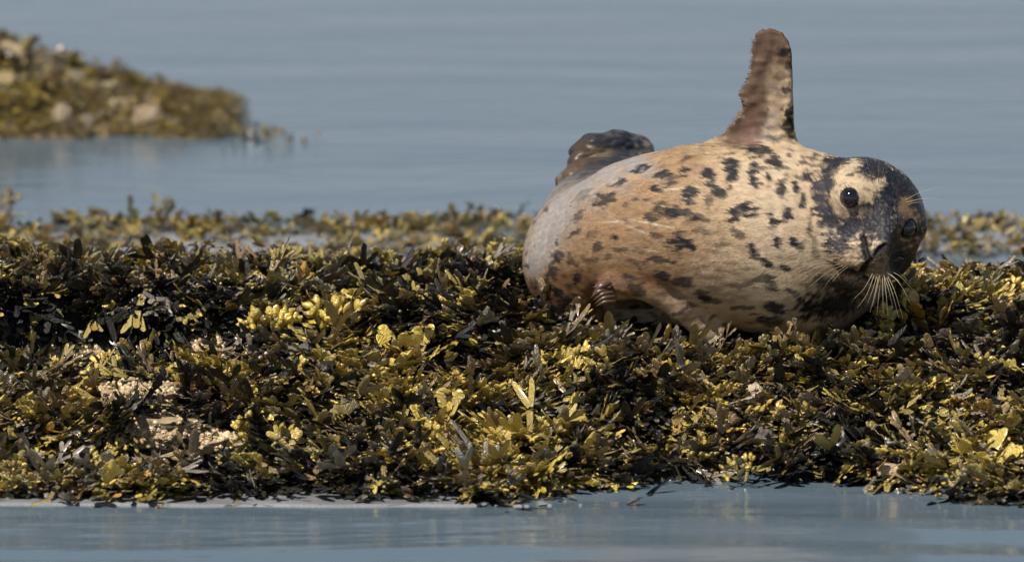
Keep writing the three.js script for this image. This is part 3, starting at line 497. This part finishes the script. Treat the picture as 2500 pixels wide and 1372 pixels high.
function sow(rnd, N, area, heightAt, normalAt, opt) {
  const list = [];
  for (let k = 0; k < N; k++) {
    const x = lerp(area[0], area[1], rnd()), z = lerp(area[2], area[3], rnd()), keep = opt.keep ? opt.keep(x, z) : 1; if (rnd() > keep) continue;
    const y = heightAt(x, z), nrm = normalAt(x, z), yel = opt.yellow(x, z), tone = pickTone(rnd, yel + (rnd() - .5) * .3);
    const kind = tone === 'gold' || tone === 'amber' ? (rnd() < .5 ? 'tipped' : rnd() < .55 ? 'forked' : 'broad') : tone === 'dark' ? (rnd() < .45 ? 'ribbon' : rnd() < .6 ? 'forked' : 'broad') : (rnd() < .45 ? 'forked' : rnd() < .25 ? 'tipped' : rnd() < .6 ? 'broad' : 'ribbon');
    const flow = noise(x * 3.3, z * 3.3, 8.1) * 3 + (rnd() - .5) * 2.2, down = new THREE.Vector3(nrm.x, 0, nrm.z).multiplyScalar(1.6).add(new THREE.Vector3(Math.sin(flow), 0, Math.cos(flow))).normalize();
    const dark = tone === 'dark', crest = opt.seal ? lerp(1, .3, smooth(-.25, -.9, z)) : 1, pitch = dark ? lerp(-.25, .25, rnd()) : (rnd() < .9 ? lerp(-.32, .16, rnd()) : lerp(.1, .7, rnd())) * (opt.flat || 1) * crest, size = lerp(.48, 1.0, rnd()) * lerp(.6, 1, crest) * (opt.sizeAt ? opt.sizeAt(x, z) : 1) * (opt.size || 1), up = dark ? lerp(-.002, .01, rnd()) : lerp(.002, .024, rnd());
    const p = new THREE.Vector3(x, y + up * (opt.size || 1), z), m = frondMatrix(p, nrm, down, pitch, (rnd() - .5) * 1.1, size);
    if (opt.seal) { let hit = false; for (const L of [0, .03, .06, .09]) { const q = tmp.q.set(L, .004, 0).applyMatrix4(m); if (q.x > -.06 && q.x < 1.12 && sealD(q.x, q.y, q.z) < .003) { hit = true; break; } } if (hit) continue; }
    const [a, b] = K0[kind], v = .7 + .6 * rnd(), t = TONES[tone];
    list.push({ m, kind: a + Math.floor(rnd() * b), col: [t[0] * v, t[1] * v * (.93 + .14 * rnd()), t[2] * v], tone, p });
  }
  return list;
}
function mass(parent, name, list) { // the many: one instanced part for each shape
  kinds.forEach((g, k) => {
    for (const dull of [false, true]) { const sub = list.filter((f) => f.kind === k && (f.tone === 'dark') === dull); if (!sub.length) continue;
    const im = new THREE.InstancedMesh(g, dull ? dullMat : weedMat, sub.length), C = new THREE.Color(); im.name = name; note(im, null, null, null, 'stuff'); im.castShadow = im.receiveShadow = true;
    sub.forEach((f, i) => { im.setMatrixAt(i, f.m); im.setColorAt(i, C.setRGB(...f.col)); }); parent.add(im); }
  });
}
const tintMats = new Map();
function tintMat(tone, v) { const key = tone + v; if (!tintMats.has(key)) { const m = weedMat.clone(), t = TONES[tone], s = [.78, 1, 1.22][v]; m.color = new THREE.Color().setRGB(t[0] * s, t[1] * s, t[2] * s); tintMats.set(key, m); } return tintMats.get(key); }
function single(parent, f, v) { const o = mesh('frond', kinds[f.kind], tintMat(f.tone, v), parent); o.matrix.copy(parent.matrixWorld).invert().multiply(f.m); o.matrix.decompose(o.position, o.quaternion, o.scale); return o; }
const rW = mulberry(4242);
const bed = group('wrack_bed'); note(bed, 'wet yellow and dark brown wrack covering the reef around the seal', 'seaweed');
const mainList = sow(rW, 46000, [-2.3, 2.3, -1.25, 1.2], reefY, reefN, { yellow: yellowAt, seal: true, keep: (x, z) => (bare(x, z) ? .5 : 1) * (reefY(x, z) > .002 ? 1 : .08) * (Math.abs(x) > 1.45 ? .5 : 1) });
{ // the 300 boldest fronds in view stand as parts of their own
  const seen = mainList.map((f, i) => ({ f, i })).filter(({ f }) => Math.abs(f.p.x) < 1.2 && f.p.z > .15 && f.tone !== 'dark' && f.p.y > .01).sort((a, b) => b.f.m.getMaxScaleOnAxis() * (b.f.tone === 'gold' ? 1.15 : 1) - a.f.m.getMaxScaleOnAxis() * (a.f.tone === 'gold' ? 1.15 : 1)).slice(0, 300);
  const own = new Set(seen.map((s) => s.i)); seen.forEach(({ f }, k) => single(bed, f, k % 3)); mass(bed, 'frond_mass', mainList.filter((_, i) => !own.has(i)));
}
mass(bed, 'frond_mass', sow(rW, 2600, [-.02, .98, .1, .34], reefY, reefN, { yellow: (x, z) => .15 + .5 * noise(x * 6, z * 6, 2), seal: true, size: .9 })); // weed squeezed up along the animal
console.log('wrack', mainList.length);
const bladderGeo = (() => { const g = new THREE.IcosahedronGeometry(1, 2); g.scale(.0062, .0046, .0046); return g; })();
const bladderMat = new THREE.MeshPhysicalMaterial({ roughness: .36, ior: 1.9, clearcoat: 1, clearcoatRoughness: .2 });
function bladders(parent, list, n, rnd) { // air bladders in the straps
  const im = new THREE.InstancedMesh(bladderGeo, bladderMat, n), C = new THREE.Color(), M = new THREE.Matrix4(), L = new THREE.Matrix4(); im.name = 'air_bladders'; note(im, null, null, null, 'stuff');
  for (let k = 0; k < n; k++) {
    const f = list[Math.floor(rnd() * list.length)], s = lerp(.6, 1.35, rnd()); L.makeRotationY((rnd() - .5) * 1.2).scale(new THREE.Vector3(s, s, s)).setPosition(lerp(.02, .085, rnd()), lerp(.001, .006, rnd()), (rnd() - .5) * .03);
    im.setMatrixAt(k, M.multiplyMatrices(f.m, L)); const v = lerp(.5, 1.1, rnd()), dk = f.tone === 'dark' ? 2.2 : 1; im.setColorAt(k, C.setRGB(f.col[0] * v * dk, f.col[1] * v * dk, f.col[2] * v * dk));
  }
  im.castShadow = im.receiveShadow = true; parent.add(im);
}
bladders(bed, mainList.filter((f) => Math.abs(f.p.x) < 1.5 && !(f.p.x > -.05 && f.p.x < 1.05 && f.p.z > -.6 && f.p.z < .2)), 20000, mulberry(31));
const flats = group('wrack_flats'); note(flats, 'blurred strip of short wrack standing in pools behind the reef', 'seaweed');
const flatsKeep = (x, z) => {
  const w = z + .16 * noise(x * 1.7, 3, 3) + .06 * noise(x * 7, 1, 3), right = smooth(.85, 1.05, x);
  const band = smooth(-3.92, -3.82, w) * smooth(-3.42, -3.5, w), gap = smooth(-3.5, -3.42, w) * smooth(-2.95, -3.05, w), near = smooth(-3.02, -2.92, w) * (1 - right);
  return (band * .8 + gap * .4 * smooth(-.1, .2, noise(x * 5, z * 8, 4) + .1) + near * .5) * lerp(.55, 1, smooth(-.3, .1, noise(x * 3.4, z * 2, 9)));
};
mass(flats, 'frond_mass', sow(rW, 42000, [-2.4, 2.4, -4.05, -1.6], reefY, reefN, { yellow: (x, z) => .42 + .5 * noise(x * 4, z * 4, 2), size: .75, flat: .6, keep: flatsKeep }));
// named tufts
function tuft(label, px, row, o) {
  const c = groundAt(px, row), g = group('wrack_tuft', c), rnd = mulberry(px * 7 + row); note(g, label, 'seaweed', o.group); g.updateMatrixWorld();
  for (let k = 0; k < o.n; k++) {
    const a = (k + rnd() * .7) / o.n * 2 * Math.PI, dir = new THREE.Vector3(Math.cos(a), 0, Math.sin(a)), [s, n] = K0[o.kind];
    const m = frondMatrix(c.clone().add(new THREE.Vector3(Math.cos(a) * .01, .006 + .012 * rnd(), Math.sin(a) * .01)), new THREE.Vector3(0, 1, .25).normalize(), dir, lerp(...(o.pitch || [.35, 1.1]), rnd()), (rnd() - .5), (o.size || 1.2) * lerp(.85, 1.15, rnd()));
    single(g, { kind: s + Math.floor(rnd() * n), tone: o.tone, m }, k % 3);
  }
}
tuft('tall bright gold wrack tip standing above the left of the front weed slope', 805, 850, { n: 6, kind: 'tipped', tone: 'gold', size: 1.35, pitch: [.7, 1.3] });
tuft('large yellow rosette of wrack near the middle of the reef front', 1010, 900, { n: 10, kind: 'broad', tone: 'gold', size: 1.1 });
tuft('cluster of round yellow tips at the edge of the left dark hollow', 660, 855, { n: 9, kind: 'tipped', tone: 'gold', size: 1.2, pitch: [.5, 1.3] });
tuft('upright greenish yellow wrack tuft on the slope below the seal\'s belly', 1385, 945, { n: 9, kind: 'tipped', tone: 'gold', size: 1.1, pitch: [.6, 1.4] });
tuft('bright yellow straps fanned low above the water, left of the inlet', 1290, 1085, { n: 8, kind: 'ribbon', tone: 'gold', size: .8, pitch: [.1, .5] });
tuft('pale yellow forked wrack in the lower middle of the reef front', 1055, 1080, { n: 8, kind: 'broad', tone: 'gold', size: 1.2 });
tuft('row of pointed gold fronds under the seal\'s dark throat', 2030, 800, { n: 8, kind: 'broad', tone: 'gold', size: 1.05, pitch: [.5, 1.2] });
tuft('gold frond standing before the seal\'s tucked flipper', 1640, 790, { n: 5, kind: 'tipped', tone: 'olive', size: 1.1, pitch: [.8, 1.4] });
tuft('greenish frond poking up beside the seal\'s claws', 1530, 765, { n: 4, kind: 'forked', tone: 'olive', size: 1.1, pitch: [1.0, 1.5] });
tuft('yellow wrack tuft at the right front corner of the reef by the water', 2400, 1165, { n: 9, kind: 'broad', tone: 'gold', size: 1.15 });
tuft('small yellow tuft standing alone in the inlet water', 1815, 1190, { n: 5, kind: 'tipped', tone: 'gold', size: .7 });
tuft('orange brown frond pair on the dark slope below the seal\'s whiskers', 2270, 840, { n: 4, kind: 'broad', tone: 'amber', size: 1.2, pitch: [.6, 1.3] });
tuft('yellow wrack hanging over the barnacled ledge at left', 440, 925, { n: 8, kind: 'ribbon', tone: 'gold', size: .75, pitch: [0, .5] });
tuft('pale yellow tips low on the reef near the left water edge', 640, 1110, { n: 7, kind: 'tipped', tone: 'gold', size: 1.1 });
tuft('tall thin olive fronds on the far left of the pool strip behind the reef', 15, 535, { n: 4, kind: 'forked', tone: 'olive', size: .6, pitch: [.9, 1.5] });
tuft('upright fronds sticking highest out of the strip behind the reef, left of centre', 395, 552, { n: 4, kind: 'forked', tone: 'olive', size: .6, pitch: [.9, 1.5] });

// ---------------------------------------------------------------- barnacled rocks, stones, a snail, painted water gleam
function lumpGeo(seed, r, det = 4, amp = .22, fr = 2.1) { const g = new THREE.IcosahedronGeometry(1, det), p = g.attributes.position, v = new THREE.Vector3(); for (let k = 0; k < p.count; k++) { v.fromBufferAttribute(p, k).normalize(); const s = 1 + amp * fbm(v.x * fr + seed, v.y * fr, v.z * fr, 4) * 2; p.setXYZ(k, v.x * r[0] * s, v.y * r[1] * s, v.z * r[2] * s); } g.computeVertexNormals(); return g; }
const barnMat = new THREE.MeshPhysicalMaterial({ vertexColors: true, roughness: .5, clearcoat: .35, clearcoatRoughness: .2 });
const paleRock = new THREE.MeshPhysicalMaterial({ color: new THREE.Color().setRGB(.30, .22, .13), roughness: .5, bumpMap: rockBump, bumpScale: .006, clearcoat: .3, clearcoatRoughness: .25 });
const barnGeo = (() => { const g = new THREE.LatheGeometry([[1, 0], [.82, .45], [.5, .85], [.36, .8], [.2, .35], [.001, .3]].map(([a, b]) => new THREE.Vector2(a, b)), 7); return g; })();
const rockLabels = ['pale barnacled rock below the dark hollow on the far left', 'cream barnacled ledge beside the brown sea snail', 'largest cream barnacled rock face low on the left reef front', 'small barnacled rock right of the low left rock face', 'barnacled rock just under the dark hollow, right of the pale far left one'];
rocks.forEach((q, n) => {
  const rnd = mulberry(900 + n), c = q.c.clone(); c.y += q.r[1] * .1 + .012;
  const g = group('barnacled_rock', c); note(g, rockLabels[n], 'rock', 'barnacled rocks in the left of the reef');
  const geo = lumpGeo(n * 3.3, q.r, 6, .34, 2.8); mesh('stone', geo, paleRock, g);
  const p = geo.attributes.position, no = geo.attributes.normal, parts = [], up = new THREE.Vector3(0, 1, 0), P = new THREE.Vector3(), N = new THREE.Vector3();
  for (let k = 0; k < 1100; k++) {
    const i = Math.floor(rnd() * p.count); P.fromBufferAttribute(p, i); N.fromBufferAttribute(no, i); if (N.z < -.3 || N.y < -.3) continue; if (noise(P.x * 22, P.y * 22, P.z * 22 + n) < -.18) continue;
    const s = lerp(.0028, .0085, rnd() * rnd() + .1), b = barnGeo.clone(); b.scale(s, s * lerp(.7, 1.2, rnd()), s); b.applyQuaternion(new THREE.Quaternion().setFromUnitVectors(up, N)); b.translate(P.x, P.y, P.z);
    const v = lerp(.6, 1.1, rnd()), cc = new Float32Array(b.attributes.position.count * 3); for (let q2 = 0; q2 < cc.length; q2 += 3) { cc[q2] = .66 * v; cc[q2 + 1] = .51 * v; cc[q2 + 2] = .31 * v; } b.setAttribute('color', new THREE.BufferAttribute(cc, 3)); parts.push(b);
  }
  if (parts.length) note(mesh('barnacles', mergeGeometries(parts), barnMat, g), null, null, null, 'stuff');
});
const stoneMat = (r, g, b) => new THREE.MeshPhysicalMaterial({ color: new THREE.Color().setRGB(r, g, b), roughness: .5, bumpMap: rockBump, bumpScale: .004, clearcoat: .3, clearcoatRoughness: .2 });
function stone(label, px, row, r, col, seed) { const c = groundAt(px, row); c.y += r[1] * .6 + .02; const m = mesh('stone', lumpGeo(seed, r, 4), stoneMat(...col), scene, true); m.position.copy(c); return note(m, label, 'stone'); }
stone('pale pinkish stone lying in the weed below the seal\'s chest', 1845, 1005, [.022, .03, .02], [.55, .42, .3], 1.3);
stone('cream stone at the water\'s edge right of the inlet', 2172, 1188, [.03, .022, .02], [.5, .37, .23], 4.1);
stone('dark purplish rounded stone on the right of the inlet\'s rim', 1868, 1108, [.028, .024, .02], [.10, .08, .075], 6.7);
{ const c = groundAt(420, 962), g = group('sea_snail', c.add(new THREE.Vector3(0, .016, .02))); note(g, 'glossy brown rounded sea snail on the cream barnacled ledge', 'snail');
  const sh = new THREE.MeshPhysicalMaterial({ color: new THREE.Color().setRGB(.20, .11, .05), roughness: .3, clearcoat: .7, clearcoatRoughness: .1 });
  mesh('shell', new THREE.LatheGeometry([[.001, .026], [.004, .024], [.007, .019], [.0085, .0175], [.013, .01], [.0142, .0085], [.0185, -.002], [.018, -.01], [.012, -.017], [.001, -.02]].map(([a, b]) => new THREE.Vector2(a, b)).reverse(), 24), sh, g).rotation.set(.4, 0, -.9); }
{ // red-brown dead strand over the dark hollow
  const p = (a, b) => groundAt(a, b).add(new THREE.Vector3(0, .02, .035)); const g = group('dead_strand'); note(g, 'thin reddish dead strand hanging over the dark hollow on the left', 'seaweed');
  const mt = new THREE.MeshStandardMaterial({ color: new THREE.Color().setRGB(.16, .07, .045), roughness: .5 });
  mesh('stem', hook([p(280, 765), p(284, 800), p(312, 825), p(335, 865)], .0022, 16), mt, g); mesh('branch', hook([p(284, 782), p(300, 795), p(308, 806)], .0016, 10), mt, g);
}
// rippled water whose bright reflection is painted on pale sheets
const FX0 = -2.2, FX1 = 1.05;
const gleamTex = (() => { // painted reflection: pale sheen, dark ripple lines, torn edges and holes
  const w = 2048, n = 256, d = new Uint8Array(w * n * 4);
  for (let j = 0; j < n; j++) for (let i = 0; i < w; i++) {
    const x = lerp(FX0, FX1, i / w), v = j / n, wx = x + .03 * perlin.noise(x * 9, v * 4, 1), a = perlin.noise(wx * 26, v * 9, 1.5) + .6 * perlin.noise(x * 90, v * 30, 4.5), b = .5 + .5 * perlin.noise(x * 6, v * 4, 8);
    const line = smooth(.1, .02, Math.abs(perlin.noise(wx * 7, v * 13, 3.3) + .25 * perlin.noise(x * 40, v * 22, 7))) * smooth(-.05, .25, perlin.noise(x * 14, v * 6, 9)), grain = .06 * perlin.noise(x * 150, v * 60, 2);
    const open = .95 - 2.2 * smooth(-.5, .4, x) - .45 * perlin.noise(x * 3.1, v * 2, 6) * smooth(-.2, .5, x) + .3 * smooth(.1, .03, v) * smooth(.7, .2, x), k = (j * w + i) * 4, c = lerp(lerp(.47, .6, b) + grain, .22, line * .9);
    d[k] = c * 244; d[k + 1] = c * 246; d[k + 2] = c * 255; d[k + 3] = a < open ? 255 : 0;
  }
  const t = new THREE.DataTexture(d, w, n); t.magFilter = t.minFilter = THREE.LinearFilter; t.colorSpace = THREE.SRGBColorSpace; t.needsUpdate = true; return t;
})();
const gleamMat = new THREE.MeshPhysicalMaterial({ map: gleamTex, alphaTest: .5, roughness: .35, clearcoat: .4, clearcoatRoughness: .2 });
function gleamStrip(xa, xb, front, backEdge, lift) { // a low sheet carrying the painted gleam, with a rounded outer lip
  const nx = 320, nz = 22, g = new THREE.PlaneGeometry(1, 1, nx, nz), p = g.attributes.position, uv = g.attributes.uv;
  for (let j = 0, n = 0; j <= nz; j++) for (let i = 0; i <= nx; i++, n++) { const x = lerp(xa, xb, i / nx), t = j / nz, z = lerp(backEdge(x), front(x), t), h = lift * Math.sqrt(Math.max(0, 1 - t ** 8)) + .003 * noise(x * 14, z * 26, 3) * (1 - t); p.setXYZ(n, x, (t > .999 ? -.012 : h) + smear(x, z) * .5, z); uv.setXY(n, i / nx, 1 - t); }
  g.computeVertexNormals(); return g;
}
const fEdge = (x) => 1.26 + .02 * noise(x * 1.6, 2, 2) + .012 * noise(x * 6, 5, 2) + .006 * noise(x * 19, 5, 2);
const painted_gleam = mesh('painted_gleam', mergeGeometries([gleamStrip(FX0, FX1, fEdge, (x) => lerp(.94, .78, smooth(.1, .4, x)) - .12 * Math.exp(-(((x + .88) / .12) ** 2)), .005)]), gleamMat, scene, true);  // bright sky reflection on the front ripples, painted on this strip
{ // added sheet: sun glitter on the back pools, painted white
  const f = gleamStrip(-2.3, 2.3, (x) => -3.06 + .06 * noise(x * 3, 1, 1), (x) => -3.4 + .05 * noise(x * 4, 2, 1), .006), t = gleamTex.clone(); t.repeat.set(1.4, .6); t.wrapS = t.wrapT = THREE.RepeatWrapping; t.needsUpdate = true;
  const m = gleamMat.clone(); m.map = t; m.color = new THREE.Color(1.25, 1.25, 1.25); note(mesh('painted_gleam', f, m, scene, true), 'sun glitter on the pools behind the reef, painted white', 'painted_gleam', null, 'structure');
}
note(painted_gleam, 'pale strip of painted sky reflection on the water along the front edge of the reef', 'painted_gleam', null, 'structure');

// ---------------------------------------------------------------- the islet at the back left
const IZ = -6.3, ridgeZ = (x) => lerp(-6.3, -5.9, smooth(-1.3, -1.02, x)), ridge = [[-40, 105], [60, 130], [150, 165], [220, 185], [330, 218], [430, 246], [500, 280], [560, 304], [620, 322], [700, 342]].map(([a, b]) => { let p = W(a, b, IZ); p = W(a, b, ridgeZ(p.x)); return [p.x, p.y - clamp(p.y * .3, 0, .03)]; });
function isletY(x, z) {
  let top = ridge[0][1] + (ridge[0][0] - x) * .32; for (let k = 1; k < ridge.length; k++) if (x > ridge[k - 1][0] && x <= ridge[k][0]) top = lerp(ridge[k - 1][1], ridge[k][1], (x - ridge[k - 1][0]) / (ridge[k][0] - ridge[k - 1][0])); if (x > ridge[ridge.length - 1][0] || z < IZ - 1.2 || z > -5.68) return -.2; top = Math.min(top, .5);
  const rz = ridgeZ(x), d = (z - rz) / (z > rz ? -5.68 - rz : 1.2), y = top * (1 - Math.abs(d) ** 1.7) - .03 * (Math.abs(d) > 1 ? 1 : 0);
  return Math.max(-.2, y - .01) + (.05 * noise(x * 5, z * 5, 7) + .02 * noise(x * 14, z * 14, 2)) * smooth(0, .12, top);
}
const isletN = (x, z) => { const e = .015; return new THREE.Vector3(isletY(x - e, z) - isletY(x + e, z), 2 * e, isletY(x, z - e) - isletY(x, z + e)).normalize(); };
note(mesh('islet', gridGeo(-3.4, -.55, 150, -7.8, -5.4, 120, isletY, (x, z) => { const k = clamp(.5 + fbm(x * 8, z * 8, 4, 3)); return [lerp(.035, .2, k), lerp(.028, .14, k), lerp(.014, .07, k)]; }), rockMat, scene, true), 'low rocky islet in the water at the back left', 'rock', null, 'structure');
const rI = mulberry(515);
const isletWeed = group('wrack_mantle'); note(isletWeed, 'blurred olive wrack draped over the islet behind the reef', 'seaweed');
mass(isletWeed, 'frond_mass', sow(rI, 19000, [-3.2, -.58, -6.9, -5.62], isletY, isletN, { yellow: (x, z) => .2 + .55 * noise(x * 4, z * 4, 3) + (isletY(x, z) < .15 ? .25 : -.2), size: .85, flat: .6, sizeAt: (x, z) => lerp(.42, 1, smooth(0, .2, isletY(x, z))), keep: (x, z) => (isletY(x, z) < -.004 ? .01 : isletY(x, z) > .17 ? .3 : .7) }));
function isletStone(label, px, row, r, col, seed) { const ry = rayTo(px, row); let t = 23 / -ry.z, p; for (let k = 0; k < 400; k++) { p = CAM.clone().addScaledVector(ry, t); if (p.y < isletY(p.x, p.z)) break; t += .01; } const m = mesh('boulder', lumpGeo(seed, r, 4, .2), stoneMat(...col), scene, true); m.position.copy(p); m.position.z += r[2] * .2; return note(m, label, 'boulder', 'boulders of the islet'); }
isletStone('tan boulder at the islet\'s top left corner of the view', 12, 140, [.07, .05, .06], [.42, .33, .2], 1);
isletStone('pale slanted slab on the islet\'s upper left slope', 38, 165, [.03, .055, .03], [.5, .4, .26], 2);
isletStone('rounded tan boulder at the islet\'s left edge, halfway up', 12, 205, [.05, .045, .05], [.33, .25, .14], 3);
isletStone('light egg-shaped boulder low on the islet, left of its middle', 150, 288, [.034, .05, .04], [.27, .21, .14], 4);
isletStone('biggest pale boulder at the islet\'s foot, right of its middle', 362, 295, [.055, .055, .05], [.25, .185, .115], 5);
isletStone('flat greyish boulder on the islet\'s middle slope', 285, 262, [.05, .03, .04], [.34, .27, .18], 6);
isletStone('grey brown boulder along the islet\'s upper ridge', 110, 175, [.06, .032, .05], [.3, .24, .16], 7);
isletStone('olive grey boulder on the islet\'s ridge, right of the grey brown one', 180, 192, [.05, .03, .05], [.2, .18, .13], 8);
isletStone('tan boulder on the islet\'s ridge above the biggest pale boulder', 265, 220, [.045, .03, .04], [.3, .24, .15], 9);
isletStone('small pale stone near the islet\'s waterline, left of the biggest boulder', 215, 300, [.028, .03, .03], [.2, .17, .12], 10);
{ const rnd = mulberry(61); for (let k = 0; k < 60; k++) {
  const x = lerp(-1.75, -.72, rnd()), z = lerp(IZ - .1, IZ + .5, rnd()), y = isletY(x, z), q = lerp(.35, 1, smooth(.02, .2, y)), v = lerp(.35, .85, rnd()); if (y < .012) continue;
  const m = mesh('boulder', lumpGeo(20 + k, [lerp(.03, .07, rnd()) * q, lerp(.02, .045, rnd()) * q, .035 * q], 4, .2), stoneMat(.42 * v, .31 * v, .18 * v), scene, true); m.position.set(x, y + .008, z); note(m, 'small tan stone half hidden in the islet\'s wrack', 'boulder', 'small stones of the islet');
} }
for (const [label, px, row, n, s] of [['wrack tuft standing in the water just off the islet\'s tip', 632, 342, 7, .6], ['farthest lone wrack tuft in the water right of the islet', 733, 348, 5, .5], ['low wrack tuft between the islet\'s tip and the lone tufts', 590, 334, 8, .6]]) {
  const r = rayTo(px, row), c = CAM.clone().addScaledVector(r, CAM.y / -r.y), g = group('wrack_tuft', c), rnd = mulberry(px); note(g, label, 'seaweed'); g.updateMatrixWorld();
  for (let k = 0; k < n; k++) { const a = k / n * 6.283, dir = new THREE.Vector3(Math.cos(a), 0, Math.sin(a)); single(g, { kind: Math.floor(rnd() * 8), tone: ['olive', 'brown', 'dark'][k % 3], m: frondMatrix(c.clone().add(new THREE.Vector3(Math.cos(a) * .02, -.01, Math.sin(a) * .02)), new THREE.Vector3(0, 1, 0), dir, lerp(.15, .6, rnd()), rnd() - .5, s) }, k % 3); }
}
scene.traverse((o) => { if (o.isMesh) o.castShadow = o.receiveShadow = true; });
renderer.render(scene, camera);
